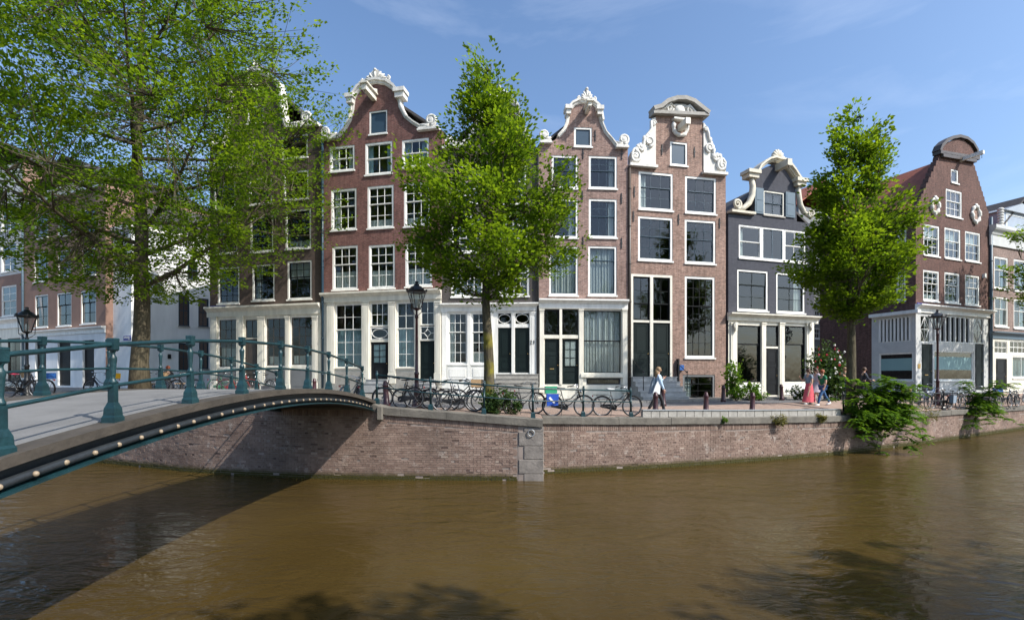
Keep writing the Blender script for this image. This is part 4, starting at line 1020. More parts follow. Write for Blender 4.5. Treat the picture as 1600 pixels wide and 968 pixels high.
# twin front doors with tall lights over them
q = F.rect(*allw[4]); a, b, z0, z1 = q; k = MB(); cw = .13; mid = (a+b)/2-.02
k.box(a, a+cw, .0, .16, z0, z1); k.box(b-cw, b, .0, .16, z0, z1); k.box(a+cw, b-cw, .0, .16, z1-cw, z1); k.box(mid-.09, mid+.09, -.02, .16, z0, z1-cw)
zt = F.Z(1018, 502); k.box(a+cw, mid-.09, .01, .16, zt-.06, zt+.06); k.box(mid+.09, b-cw, .01, .16, zt-.06, zt+.06); F.put(k, 'door_frame', 'paint_cream')
for (x0, x1) in ((a+cw, mid-.09), (mid+.09, b-cw)):
    zs = zt+.06; window(F, (x0, x1, zs, z1-cw), 2, (2, 1), .62, 'paint_black', 'paint_black', .035, .022, None, sill=False, y=.03)
    door(F, (x0, x1, z0+.03, zt-.06), 'paint_dark_green', ((.06, .34), (.42, .96)), y=.08)
# carved wings, pediment, hoist surround
claw(F, [(984,258),(984,243),(988,235),(995,233),(1001,238),(1004,236),(1004,226),(1007,214),(1014,206),(1018,200),(1018,186),(1024,184),(1024,258)], [(991,246,.34,-1,90),(1013,222,.3,1,-90),(1020,194,.17,1,0)])
claw(F, [(1133,271),(1133,257),(1130,251),(1123,250),(1117,254),(1113,250),(1113,236),(1110,226),(1106,218),(1104,206),(1102,196),(1098.5,192),(1098.5,270)], [(1126,260,.32,1,90),(1107,232,.26,-1,-90),(1101,203,.16,-1,180)])
for a_, b_, yy in ((982,1025,258.5),(1096,1133.5,270)):
    k = MB(); q = F.rect(a_, b_, yy, yy+4); k.box(q[0], q[1], -.26, .3, q[2], q[3]); F.put(k, 'shoulder_band', 'stone_white')
k = MB(); Lp = [F.P(1019, 175.5), F.P(1031, 172), F.P(1041, 164), F.P(1055, 159.5), F.P(1068, 159.5), F.P(1080, 164), F.P(1090, 172), F.P(1103, 182)]
k.ribbon(Lp, -.02, .2, -.34, .34); q0, q1 = F.P(1018, 180), F.P(1104, 184); k.ribbon([q0, q1], -.02, .16, -.3, .34); F.put(k, 'pediment_moulding', 'stone_grey')
k = MB(); k.prism([F.P(1024, 178)]+[F.P(x, y+2) for x, y in ((1033,171),(1042,165),(1055,161),(1068,161),(1079,166),(1088,173))]+[F.P(1098, 182.5)], -.04, .2)
t, z = F.P(1061, 172); k.ball((t, -.06, z-.03), .34, .14, .3)
for s in (-1, 1):
    k.spiral((t+s*.62, z-.02), .22, -.1, 1.4, .06, s, a0=R(0)); k.tube([(t+s*.3, -.08, z+.1), (t+s*.6, -.1, z+.26), (t+s*.95, -.08, z-.05), (t+s*1.15, -.06, z-.14)], [.05, .09, .08, .03], 7)
F.put(k, 'pediment_carving', 'stone_white')
t, z = F.P(1062, 201); k = MB()
k.tube([(t+.42*math.cos(q_), -.06, z+.42*math.sin(q_)) for q_ in np.linspace(R(150), R(390), 15)], [.11+.03*math.sin(i*2.3) for i in range(15)], 8); k.box(t-.5, t+.5, -.3, .0, z+.38, z+.48)
for s in (-1, 1): k.ball((t+s*.43, -.08, z+.1), .12, .12, .22); k.ball((t+s*.25, -.08, z-.36), .14, .1, .1)
F.put(k, 'hoist_surround', 'stone_white'); hoist(F, 1062, 201, .9, .28, 'paint_cream', False)
anchors(F, [(989.5,338),(1060,343),(1124,349),(1034,234),(1085,238),(991,300)])
stoop(F, 984, 1052, 625, 588, 5, .3, -.12)
k = MB(); q = F.rect(979, 985, 588, 625)
for px, yy in ((986, -.15), (1051, -.15)):
    t = F.T(px); z = F.Z(px, 592); k.tube([(t, -1.5, z-.6), (t, -1.5, z+.35), (t, -.25, z+1.05), (t, -.25, z+.1)], .022, 6); k.ball((t, -1.5, z+.4), .05)
F.put(k, 'handrail', 'iron_black')
t, z = F.P(1058, 574); k = MB(); k.box(t-.03, t+.03, -.2, 0, z-.8, z+.5); F.put(k, 'standpipe', 'iron_black'); k = MB(); k.box(t+.08, t+.34, -.16, -.02, z-.15, z+.15); F.put(k, 'notice_box', 'plastic_blue')
pipe(F, 982.6, 262, 612, 'paint_brown', .08)
chimney(F, rf, W-.1, 3.2, eave-1, eave+.6, .5, .4, 1)

# --- slate blue house with cream scroll gable
F = new_house('canal_house', 'low slate blue painted house with cream scroll gable, shutters and florist shopfront', 1138, 28.25, .3)
allw = [(1154.5,1259,356,406.5),(1152,1200,422,485),(1213,1257.5,427,488.5),(1193,1225.5,299,337)]
shop = [(1151.5,1188.7,508,597),(1196,1216.6,508,541),(1196,1216.6,544,617),(1225,1258,509,596)]
prof6 = [(1138,334),(1178,338),(1180,280),(1186,268),(1195,262),(1207,257),(1219,259),(1229,268),(1237,282),(1243,290),(1245,346),(1272,350)]
W, eave, top, rf = gable_house(F, 1272, prof6, 'brick_slate_blue', allw, 498, 'paint_cream', shop, ridge_drop=1.1)
q = F.rect(*allw[0]); a, b, z0, z1 = q; k = MB(); w3 = (b-a)/3
for i, (c, n, cu) in enumerate(((1, (1, 1), 'left'), (2, (1, 0), None), (2, (1, 1), None))): window(F, (a+w3*i+(.012 if i else 0), a+w3*(i+1), z0, z1), c, n, .5 if n[1] else 1, 'paint_white', 'paint_white' if i != 1 else 'paint_shutter', .1, .03, cu)
window(F, F.rect(*allw[1]), 2, (1, 2), .36, 'paint_white', 'paint_dark_green', .11, .026, None); window(F, F.rect(*allw[2]), 2, (1, 2), .36, 'paint_white', 'paint_dark_green', .11, .026, 'right')
window(F, F.rect(*allw[3]), 2, (1, 1), .5, 'paint_cream', 'paint_dark_blue', .09, .03, 'blind')
for a_, b_, y0, y1 in ((1178.5,1192,294,334),(1226.5,1241,301,340)):
    q = F.rect(a_, b_, y0, y1); k = MB(); k.box(q[0], q[1], -.07, -.02, q[2], q[3]); k.box(q[0]+.08, q[1]-.08, -.085, -.07, q[2]+.1, (q[2]+q[3])/2-.04); k.box(q[0]+.08, q[1]-.08, -.085, -.07, (q[2]+q[3])/2+.04, q[3]-.1); F.put(k, 'shutter', 'paint_shutter')
P6 = 'paint_stone_cream'
trim(F, [(1182,272),(1186,264),(1193,258),(1199,254),(1207,252),(1213,254)], P6, .2, .34); trim(F, [(1213,254),(1221,255),(1229,262),(1235,270),(1240,278),(1244,284)], P6, .2, .34)
for a_, b_, y in ((1163,1182,268),(1238,1255,281)):
    k = MB(); q = F.rect(a_, b_, y, y+9); k.box(q[0], q[1], -.4, .34, q[2]+.14, q[3]); k.box(q[0]+.1, q[1]-.08, -.3, .3, q[2]-.1, q[2]+.14); F.put(k, 'capital', P6)
k = MB(); sc = [F.P(*p) for p in ((1173,279),(1175,292),(1174,306),(1169,318),(1160,326),(1150,329))]
k.tube([(x, -.05, z) for x, z in sc], [.15,.17,.18,.18,.15,.09], 8); c = F.P(1149, 320); k.spiral(c, .3, -.12, 1.7, .1, 1, a0=R(-90)); k.box(F.T(1140), F.T(1177), -.22, .2, F.Z(1158, 334), F.Z(1158, 330.5))
F.put(k, 'gable_scroll', P6)
k = MB(); sc = [F.P(*p) for p in ((1246,292),(1247,306),(1249,320),(1255,332),(1264,340))]; k.tube([(x, -.05, z) for x, z in sc], [.13,.15,.15,.14,.09], 8); k.spiral(F.P(1265, 335), .27, -.12, 1.7, .09, -1, a0=R(-90)); F.put(k, 'gable_scroll', P6)
# shell on top
c, z0 = F.P(1213, 253); zt = F.Z(1213, 237); k = MB(); H = zt-z0
for i in range(9):
    a_ = R(90+(i-4)*24); k.tube([(c, -.1, z0+.1), (c+math.cos(a_)*H*.45, -.16, z0+.12+math.sin(a_)*H*.5), (c+math.cos(a_)*H*.72, -.08, z0+.1+max(.1, math.sin(a_))*H*.9)], [.06, .1, .1], 7)
k.ball((c, -.02, z0+H*.5), H*.66, .1, H*.5); F.put(k, 'shell_crest', P6)
hoist(F, 1214, 263, .95, .32, P6, False)
cornice(F, 1136.5, 1276, 492, 503, 'paint_cream', .4)
for a_, b_ in ((1141,1150.5),(1189,1195.5),(1217,1224.5),(1259,1270)): pilaster(F, a_, b_, 504, 616, 'paint_cream', .08, .2)
for a_ in (1146, 1264):
    t, z = F.P(a_, 504); k = MB(); k.spiral((t, z-.22), .16, -.2, 1.3, .05, 1, a0=R(90)); k.prism([(t-.09, z), (t+.09, z), (t+.06, z-.5), (t-.06, z-.5)], -.26, -.08); F.put(k, 'bracket', 'paint_cream')
window(F, F.rect(*shop[0]), 1, (1, 1), .33, 'paint_black', 'paint_black', .04, .02, None, sill=False); window(F, F.rect(*shop[3]), 1, (1, 1), .33, 'paint_black', 'paint_black', .04, .02, None, sill=False)
window(F, F.rect(*shop[1]), 1, (1, 0), 1, 'paint_black', 'paint_black', .04, sill=False); door(F, F.rect(*shop[2]), 'paint_black', ((.04, .26), (.3, .62), (.66, .96)))
for a_, b_ in ((1151.5,1188.5),(1225,1258)):
    q = F.rect(a_, b_, 599, 616); k = MB(); k.box(q[0], q[1], -.05, 0, q[2], q[3]); k.box(q[0]+.15, q[1]-.15, -.065, -.05, q[2]+.1, q[3]-.1); F.put(k, 'plinth_panel', 'paint_white')
chimney(F, rf, .4, 2.4, eave-.5, F.Z(1141, 302), .45, .4, 1)
k = MB(); k.box(-.28, -.02, .4, 9, -.7, eave-.4); F.put(k, 'dark_gap_fill', 'iron_black')  # black filler: its colour stands in for shade in the gap between houses

# --- deep red corner house, beyond the side street
F = new_house('corner_canal_house', 'tall deep red corner house with curved pediment, red tiled roof and grey shopfront', 1431, 32.0, .4)
allw = [(1443,1468,351.5,399.5),(1476,1501,357,404.5),(1508,1531.5,362.5,408.5),(1442.5,1467.5,422.5,470),(1476,1499.5,426,473),(1508,1530.5,430,476.5),(1486,1497.5,265,286),(1478,1503,297,339)]
shop = [(1440,1457.5,537,610),(1460,1521,548,594),(1523.5,1537.5,537,609)]
prof7 = [(1431,323)]
n7 = 9
for i in range(n7):
    f0, f1 = i/n7, (i+1)/n7; x0, y0 = 1435+f0*35, 319-f0*78; x1, y1 = 1435+f1*35, 319-f1*78
    prof7 += [(x0, y0-2), (x0+1.2, y1+1), (x1, y1+1)]
prof7 += [(1470,236),(1519,245)]
for i in range(n7):
    f0, f1 = i/n7, (i+1)/n7; x0, y0 = 1519+f0*22, 249+f0*72; x1, y1 = 1519+f1*22, 249+f1*72
    prof7 += [(x0+.6, y0+1.5), (x1-.4, y0+2.5), (x1+.2, y1)]
prof7 += [(1542,325),(1545,331)]
W = F.T(1545); prof = [F.P(*p) for p in prof7]; prof[0] = (0, prof[0][1]); prof[-1] = (W, prof[-1][1]); zb0 = F.Z(1488, 488); eave = min(prof[0][1], prof[-1][1])-.05; D7 = 6.6
piece(F, 'wall', 'brick_deep_red', [(0, zb0), (W, zb0)]+prof[::-1], [F.rect(*w) for w in allw], extra=lambda k: k.add([(W,0,-.7),(W,D7,-.7),(W,D7,eave),(W,0,eave),(0,D7,-.7),(0,D7,eave)], [(0,1,2,3),(1,4,5,2)]))
k = MB(); k.prism([(0, eave-.02)]+prof+[(W, eave-.02)], .17, .34); rim(k, prof); F.put(k, 'gable_back', 'brick_deep_red')
top = max(z for _, z in prof); rf = roof(F, W, D7, eave-.02, top-.45, 'roof_red', over=.12)
for i, w in enumerate(allw[:6]): window(F, F.rect(*w), 3, (1, 2) if i < 3 else (2, 2), .42, 'paint_white', 'paint_white', .11, .03, 'blind' if i < 3 else 'low')
window(F, F.rect(*allw[6]), 1, (1, 0), 1, 'paint_white', 'paint_white', .09, curtain='full'); window(F, F.rect(*allw[7]), 3, (1, 2), .42, 'paint_white', 'paint_white', .11, .03, 'blind')
for a_, b_, y0, y1 in ((1452.5,1466,308,336),(1516,1530,320,350)):
    q = F.rect(a_, b_, y0, y1); c, zc = (q[0]+q[1])/2, (q[2]+q[3])/2; rx, rz = (q[1]-q[0])/2*.8, (q[3]-q[2])/2*.8; k = MB()
    k.tube([(c+rx*math.cos(g), -.06, zc+rz*math.sin(g)) for g in np.linspace(0, 2*math.pi, 25)], [.11+.04*math.sin(i*1.57) for i in range(25)], 7, False)
    for g in (90, 270, 0, 180): k.ball((c+rx*1.1*math.cos(R(g)), -.08, zc+rz*1.12*math.sin(R(g))), .15, .1, .15)
    o = F.put(k, 'oval_frame', 'stone_white'); p = MB(); p.prism([(c+rx*math.cos(g), zc+rz*math.sin(g)) for g in np.linspace(0, 2*math.pi, 24, endpoint=False)], -.03, 0); p.build('oval_panel', 'brick_orange_brown', o)
k = MB(); Lp = [F.P(*p) for p in ((1466,238),(1469,230),(1476,223),(1485,218),(1496,216),(1507,219),(1516,226),(1522,236),(1524,247))]
k.ribbon(Lp, -.02, .18, -.2, .3); k.ribbon([F.P(1465,240), F.P(1526,250)], -.05, .16, -.2, .3); k.ribbon([F.P(1469,244), F.P(1521,253)], -.1, .16, -.2, .36); F.put(k, 'pediment_moulding', 'paint_brown')
k = MB(); k.prism([F.P(1465, 240)]+[F.P(x, y+2) for x, y in ((1470,230),(1477,223),(1486,218),(1496,216),(1506,219),(1515,226),(1521,236))]+[F.P(1524, 249)], -.06, .3); F.put(k, 'pediment_panel', 'brick_deep_red')
hoist(F, 1500, 250, 1.3, .2, 'paint_white', False)
zsh = F.Z(1488, 492)
piece(F, 'shopfront', 'paint_pale_grey', [(0, -.7), (W, -.7), (W, zb0-.002), (0, zb0-.002)], [F.rect(1438.5,1453.5,493.5,534), F.rect(1457,1519,494,535), F.rect(1521.5,1536.5,497,536)]+[F.rect(*s) for s in shop], reveal=.16)
cornice(F, 1430, 1547, 480.5, 492, 'paint_white', .4)
diamond(F, F.rect(1438.5,1453.5,493.5,534)); diamond(F, F.rect(1521.5,1536.5,497,536))
def slats(F, rect, n, nm='louvre_window'):
    a, b, z0, z1 = rect; k = MB(); k.box(a, b, .02, .1, z0, z0+.06); k.box(a, b, .02, .1, z1-.06, z1); k.box(a, a+.04, .02, .1, z0+.06, z1-.06); k.box(b-.04, b, .02, .1, z0+.06, z1-.06); o = F.put(k, nm, 'paint_white')
    for i in range(n):
        x = a+(b-a)*(i+.5)/n; q = MB(); q.box(x-.055, x+.055, -.02, .09, z0+.061, z1-.061); q.build('slat', 'paint_white', o)
    p = MB(); p.box(a+.01, b-.01, .11, .13, z0+.01, z1-.01); p.build('dark_backing', 'paint_black', o)  # black sheet instead of glass, painting the darkness between the slats
slats(F, F.rect(1457,1519,494,535), 8)
door(F, F.rect(*shop[0]), 'paint_dark_green', ((.04, .3), (.4, .96)), slot=True); door(F, F.rect(*shop[2]), 'paint_dark_green', ((.04, .4), (.46, .96)))
o = window(F, F.rect(*shop[1]), 1, (1, 0), 1, 'paint_white', 'paint_white', .06, sill=True)
def frost(F, rect, o):
    a, b, z0, z1 = rect; k = MB(); h = z1-z0; k.box(.1, b-a-.1, .072, .076, h*.36, h*.8); k.build('frosted_film', 'frosted_teal', o)
frost(F, F.rect(*shop[1]), o)
k = MB(); q = F.rect(1434,1437.5,568,575); k.box(q[0], q[1], -.04, 0, q[2], q[3]); F.put(k, 'name_plaque', 'brass')
name_plate(F, 1432.5, 1451, 473.5, 480, 3)
# its side wall along the side street
c_, s_ = math.cos(F.phi), math.sin(F.phi)
S = Facade(F.root, F.X0-s_*D7, F.Y0+c_*D7, F.phi-math.pi/2)
sw = [S.rect(1372,1424.5,496,534), S.rect(1373,1427,551,594)]; zs0 = S.Z(1400, 488)
sup = [S.rect(1402,1416,356,402), S.rect(1400,1415,424,470)]
piece(S, 'side_wall', 'brick_deep_red', [(0, zs0), (D7, zs0), (D7, eave), (0, eave)], sup)
for r_ in sup: window(S, r_, 3, (1, 2), .42, 'paint_white', 'paint_white', .1, .03, 'low')
tl = S.T(1362)
piece(S, 'side_shopfront', 'paint_pale_grey', [(tl, -.7), (D7, -.7), (D7, zs0-.002), (tl, zs0-.002)], sw, reveal=.16)
piece(S, 'side_wall_base', 'brick_deep_red', [(0, -.7), (tl-.002, -.7), (tl-.002, zs0-.002), (0, zs0-.002)], [])
slats(S, sw[0], 9); o = window(S, sw[1], 1, (1, 0), 1, 'paint_white', 'paint_white', .06, sill=True); frost(S, sw[1], o)
k = MB(); k.box(tl, D7+.3, -.34, 0, zs0-.2, zs0+.02); S.put(k, 'side_cornice', 'paint_white')
pipe(F, 1546, 340, 606, 'paint_shutter', .09)
k = MB(); t, z = F.P(1536, 431); k.box(t-.09, t+.09, -.16, 0, z-.15, z+.15); F.put(k, 'alarm_box', 'paint_white')

# --- grey brown house at the right edge
F = new_house('canal_house', 'grey brown house with pale cornice and white dormer at the right edge', 1547, 35.15, .4)
allw = [(1553.5,1575,401.5,451.5),(1584,1606,406,455),(1554,1575,464,510),(1584,1606,468,513),(1618,1640,410,458),(1618,1640,472,516)]
shop = [(1556,1573.5,560,608),(1582,1612,556,590),(1618,1640,556,600)]
W = F.T(1660); ze = F.Z(1600, 393); zb0 = F.Z(1600, 526)
piece(F, 'wall', 'brick_grey_brown', [(0, zb0), (W, zb0), (W, ze), (0, ze)], [F.rect(*w) for w in allw], extra=shell(F, W, 9, ze))
for w in allw: window(F, F.rect(*w), 2, (1, 1), .4, 'paint_white', 'paint_white', .12, .035, 'sides_blue')
cornice(F, 1546, 1660, 364, 393, 'paint_pale_grey', .4)
piece(F, 'shopfront', 'paint_cream', [(0, -.7), (W, -.7), (W, zb0-.002), (0, zb0-.002)], [F.rect(*s) for s in shop]+[F.rect(1554,1574,533,552), F.rect(1578,1612,533,552), F.rect(1616,1642,533,552)], reveal=.16)
for a_, b_, c in ((1554,1574,3),(1578,1612,5),(1616,1642,4)): window(F, F.rect(a_, b_, 533, 552), c, (2, 0), 1, 'paint_white', 'paint_white', .04, .05, sill=False)
door(F, F.rect(*shop[0]), 'paint_black'); window(F, F.rect(*shop[1]), 2, (1, 0), 1, 'paint_white', 'paint_white', .08, .05, 'full_blue'); window(F, F.rect(*shop[2]), 2, (1, 0), 1, 'paint_white', 'paint_white', .08, .05, 'full_blue')
cornice(F, 1546, 1660, 521, 531, 'paint_shutter', .3)
rf = roof(F, W, 9, ze, ze+4.2, 'roof_dark', .1, .1)
k = MB(); t0, t1 = F.T(1572), F.T(1620); zd = F.Z(1590, 364); k.box(t0, t1, .15, 3.2, zd-.1, zd+1.55); F.put(k, 'dormer', 'paint_bluegrey')
k = MB(); k.add([(t0-.2,-.05,zd+1.551),(t1+.2,-.05,zd+1.551),(t1+.2,3.4,zd+1.551),(t0-.2,3.4,zd+1.551),((t0+t1)/2,-.05,zd+2.3),((t0+t1)/2,3.4,zd+2.3)], [(0,1,4),(1,2,5,4),(2,3,5),(3,0,4,5),(0,3,2,1)]); F.put(k, 'dormer_roof', 'zinc')
window(F, (t0+.35, t1-.35, zd+.15, zd+1.4), 2, (1, 1), .5, 'paint_white', 'paint_white', .1, .04, 'blind', y=.1, sill=False)
t = F.T(1566); k = MB()
z = zd
for i in range(8): k.ball((t, .1, z+.14+i*.2), .2, .2, .13)
F.put(k, 'twisted_finial', 'stone_white')

# --- grey building far down the side street
F = new_house('side_street_house', 'grey house with white windows far down the side street behind the roses', 1248, 47, .45)
W = F.T(1330); ze = F.Z(1290, 330)
wn_list = [(1272.5,1282,y, y+17) for y in (484, 512, 541)]+[(1287,1298,y+1, y+18) for y in (484, 512, 541)]+[(1258,1267,y-1, y+16) for y in (484, 512, 541)]+[(1304,1316,y+2,y+19) for y in (484,512,541)]
piece(F, 'wall', 'paint_grey', [(0, -.7), (W, -.7), (W, ze), (0, ze)], [F.rect(*w) for w in wn_list], extra=shell(F, W, 8, ze))
for w in wn_list: window(F, F.rect(*w), 2, (1, 1), .5, 'paint_white', 'paint_white', .1, .05, None)
roof(F, W, 8, ze, ze+3, 'roof_red', .0, .15)

# --- houses across the side street on the left
u0 = (205-CX)/FPX
F = new_house('corner_house', 'white rendered corner house behind the big elm trunk', 165, 35.85, -.43)
phi2 = math.atan(1.28); W = F.T(205); Xc = F.X0+math.cos(F.phi)*W; Yc = F.Y0+math.sin(F.phi)*W
ze = F.Z(200, 352)
def cshell(k):
    pass
piece(F, 'wall', 'render_white', [(0, -.7), (W, -.7), (W, ze), (0, ze)], [])
S = Facade(F.root, Xc, Yc, phi2); Ls = 11.0
sw = [(279,296,461,509),(310,326,466,510),(279,296,536,578),(311,326,534,576),(293,309,408,437)]
piece(S, 'side_wall', 'render_white', [(0, -.7), (Ls, -.7), (Ls, ze), (0, ze)], [S.rect(*w) for w in sw])
for w in sw: window(S, S.rect(*w), 2, (1, 1), .5, 'paint_dark_blue', 'paint_dark_blue', .05, .035, None, sill=True)
k = MB(); b0 = S.loc+Vector((0, 0, 0)); e = Matrix.Rotation(S.rot, 2) @ Vector((Ls, 0)); e = Vector((b0.x+e.x, b0.y+e.y)); zr = ze+2.6
k.add([(0,0,ze),(W,0,ze),(e.x,e.y,ze),(e.x-W,e.y,ze),(W*.35,2.6,zr),(e.x-W*.8,e.y-1.5,zr)], [(0,1,4),(1,2,5,4),(2,3,5),(3,0,4,5)]); k.build('roof', 'roof_dark', F.root)
name_plate(F, 193.5, 204.5, 524.5, 531.5, 4)
k = MB(); cornz = ze; k.box(-.1, W+.15, -.2, 0, ze-.25, ze+.02); F.put(k, 'eaves_board', 'paint_white')
k = MB(); k.box(-.0, Ls, -.18, 0, ze-.22, ze+.02); S.put(k, 'eaves_board', 'paint_white')
q = S.rect(262,267,553,560); k = MB(); k.box(q[0], q[1], -.05, 0, q[2], q[3]); S.put(k, 'vent_grille', 'iron_black')

F = new_house('row_house', 'pink rendered house with white ground floor behind the left lamp post', 36, 39.6, -.43)
W = F.T(165); ze = F.Z(100, 300); zb0 = F.Z(100, 517)
ws = [(54.5,75,460.5,511),(89,111.5,457,509),(126,150,453,505.5),(53,75,393,440),(90,111,391,433),(128,150,388,430),(54,75,334,372),(90,111,330,368),(128,150,326,364)]
piece(F, 'wall', 'render_pink', [(0, zb0), (W, zb0), (W, ze), (0, ze)], [F.rect(*w) for w in ws], extra=shell(F, W, 9, ze))
for w in ws: window(F, F.rect(*w), 2, (1, 2), .36, 'paint_white', 'paint_dark_green', .1, .035, random.choice([None, None, 'sides']))
gs = [(55,72,535,596),(90,110,533,602),(129,147,531,603)]
piece(F, 'ground_floor', 'render_white', [(0, -.7), (W, -.7), (W, zb0-.002), (0, zb0-.002)], [F.rect(*g) for g in gs], reveal=.25)
cornice(F, 36, 165, 514, 523, 'paint_white', .3)
for g in gs: door(F, F.rect(*g), 'paint_black', ((.04, .3), (.36, .95)), y=.14)
k = MB()
for i, yy in enumerate((540, 553, 566, 579)): z = F.Z(110, yy); k.box(0.02, W-.02, -.012, .0, z-.018, z+.018) if False else None
roof(F, W, 9, ze, ze+2.8, 'roof_dark', 0, .15); cornice(F, 36, 165, 296, 306, 'paint_white', .4)
pipe(F, 38, 312, 590, 'paint_shutter', .08)

F = new_house('row_house', 'pale tall house with white sash windows at the left edge', -60, 46.3, -.43)
W = F.T(35.5); ze = F.Z(0, 262); zb0 = F.Z(0, 503)
ws = [(2,25.5,446,493.5),(-32,-10,452,500),(2,25.5,380,424),(-32,-10,386,430),(2,25.5,318,360),(-32,-10,322,364)]
piece(F, 'wall', 'render_pink', [(0, zb0), (W, zb0), (W, F.Z(0, 432)), (0, F.Z(0, 432))], [F.rect(*w) for w in ws[:2]], extra=shell(F, W, 9, ze))
piece(F, 'upper_wall', 'render_pale', [(0, F.Z(0, 432)+.002), (W, F.Z(0, 432)+.002), (W, ze), (0, ze)], [F.rect(*w) for w in ws[2:]])
for w in ws: window(F, F.rect(*w), 2, (2, 2), .5, 'paint_white', 'paint_white', .1, .045, None)
gs = [(-22,2,528,596),(12,32,528,596)]
piece(F, 'ground_floor', 'paint_cream', [(0, -.7), (W, -.7), (W, zb0-.002), (0, zb0-.002)], [F.rect(*g) for g in gs], reveal=.3)
cornice(F, -60, 36, 500, 515, 'paint_white', .4); roof(F, W, 9, ze, ze+2.8, 'roof_dark', 0, .15)
for g in gs: window(F, F.rect(*g), 2, (1, 1), .35, 'paint_brown', 'paint_brown', .08, .04, None, sill=False)

# ------------------------------------------------------------------ street lamps
def lamp(label, px, d, top, ground=None, matname='iron_maroon'):
    p = at(px, d); h = top-p.z; root = thing('street_lamp', label, 'street lamp', p, R(20), 'crown lantern street lamps')
    k = MB(); k.lathe([(.2,-.05),(.2,.12),(.17,.14),(.16,.3),(.12,.36),(.11,.62),(.13,.64),(.13,.7),(.085,.78),(.075,1.25),(.09,1.27),(.09,1.33),(.06,1.38),(.048,h-1.35),(.07,h-1.33),(.07,h-1.27),(.045,h-1.22),(.038,h-1.05)], n=14); k.build('post', matname, root)
    z0, z1 = h-.98, h-.36; f = MB(); a0, a1 = .15, .335
    for i in range(6):
        q = math.pi/3*i; f.tube([(math.cos(q)*a0, math.sin(q)*a0, z0), (math.cos(q)*a1, math.sin(q)*a1, z1)], .014, 6)
        q2 = math.pi/3*(i+1)
        for a, z in ((a0, z0), (a1, z1)): f.tube([(math.cos(q)*a, math.sin(q)*a, z), (math.cos(q2)*a, math.sin(q2)*a, z)], .018, 6)
    f.lathe([(.04,z0-.08),(.15,z0-.01),(.15,z0)], n=6)
    for i in range(2): q = math.pi*i+.5; f.tube([(0, 0, z0-.3), (math.cos(q)*.24, math.sin(q)*.24, z0-.1), (math.cos(q)*.27, math.sin(q)*.27, z1-.1)], .014, 6)
    f.build('lantern_frame', matname, root)
    for i in range(6):
        q = math.pi/3*i; q2 = math.pi/3*(i+1); g = MB(); c = .985
        g.add([(math.cos(q)*a0*c, math.sin(q)*a0*c, z0+.01), (math.cos(q2)*a0*c, math.sin(q2)*a0*c, z0+.01), (math.cos(q2)*a1*c, math.sin(q2)*a1*c, z1-.01), (math.cos(q)*a1*c, math.sin(q)*a1*c, z1-.01)], [(0,1,2,3)]); g.build('glass_pane', 'glass', root)
    r = MB(); r.lathe([(a1+.05,z1),(a1+.05,z1+.05),(a1-.02,z1+.07),(.2,z1+.2),(.1,z1+.25),(.1,z1+.29),(.06,z1+.31),(.05,z1+.34),(.075,z1+.37),(.05,z1+.41),(.01,z1+.42)], n=12); r.build('roof', 'iron_black', root)
    cr_ = MB()
    for i in range(6): q = math.pi/3*i; cr_.ball((math.cos(q)*(a1+.03), math.sin(q)*(a1+.03), z1+.085), .042, n=8, m=5)
    o = cr_.build('crown_knobs', 'iron_black', root); o['kind'] = 'stuff'
    b = MB(); b.lathe([(.03,z0+.0),(.05,z0+.06),(.075,z0+.22),(.05,z0+.32),(.02,z0+.34)], n=10); b.build('bulb', 'stone_white', root)
    return root
lamp('dark crown lantern lamp post in front of the red purple house', 651, 18.2, 4.78)
lamp('maroon crown lantern lamp post in front of the deep red corner house', 1465, 26.3, 4.85)
lamp('black crown lantern lamp post at the left edge beyond the bridge', 42, 20.2, 4.1, matname='iron_black')

# ------------------------------------------------------------------ bollards
bol = MB(); bol.lathe([(.13,-.05),(.13,.1),(.105,.13),(.085,.6),(.09,.66),(.1,.68),(.1,.72),(.08,.75),(.07,.82),(.05,.85),(.005,.86)], n=14)
bme = None
for lb_, px, d_, mt in (('maroon bollard directly in front of the woman in pale blue', 1024, 17.75, 'iron_maroon'), ('maroon bollard just behind the woman in pale blue', 1036.5, 21.2, 'iron_maroon'), ('maroon bollard by the barrier below the basement window', 1103, 18.6, 'iron_maroon'),
        ('maroon bollard by the barrier in front of the florist', 1175, 19.3, 'iron_maroon'), ('dark bollard left of the climbing plant at the florist', 1130, 25.0, 'iron_maroon'), ('dark bollard by the florist door', 1221.5, 26.3, 'iron_maroon'),
        ('dark bollard beside the first bicycle by the bridge end', 604, 16.2, 'iron_maroon'), ('red bollard beyond the bridge railing before the drainpipe', 491, 24.6, 'iron_maroon')):
    if bme is None: o = bol.build('bollard', mt); bme = o.data
    else: o = link('bollard', bme, None)
    o.location = at(px, d_); o.rotation_euler = (random.gauss(0, .03), random.gauss(0, .03), 0); tag(o, lb_, 'bollard', 'street bollards')

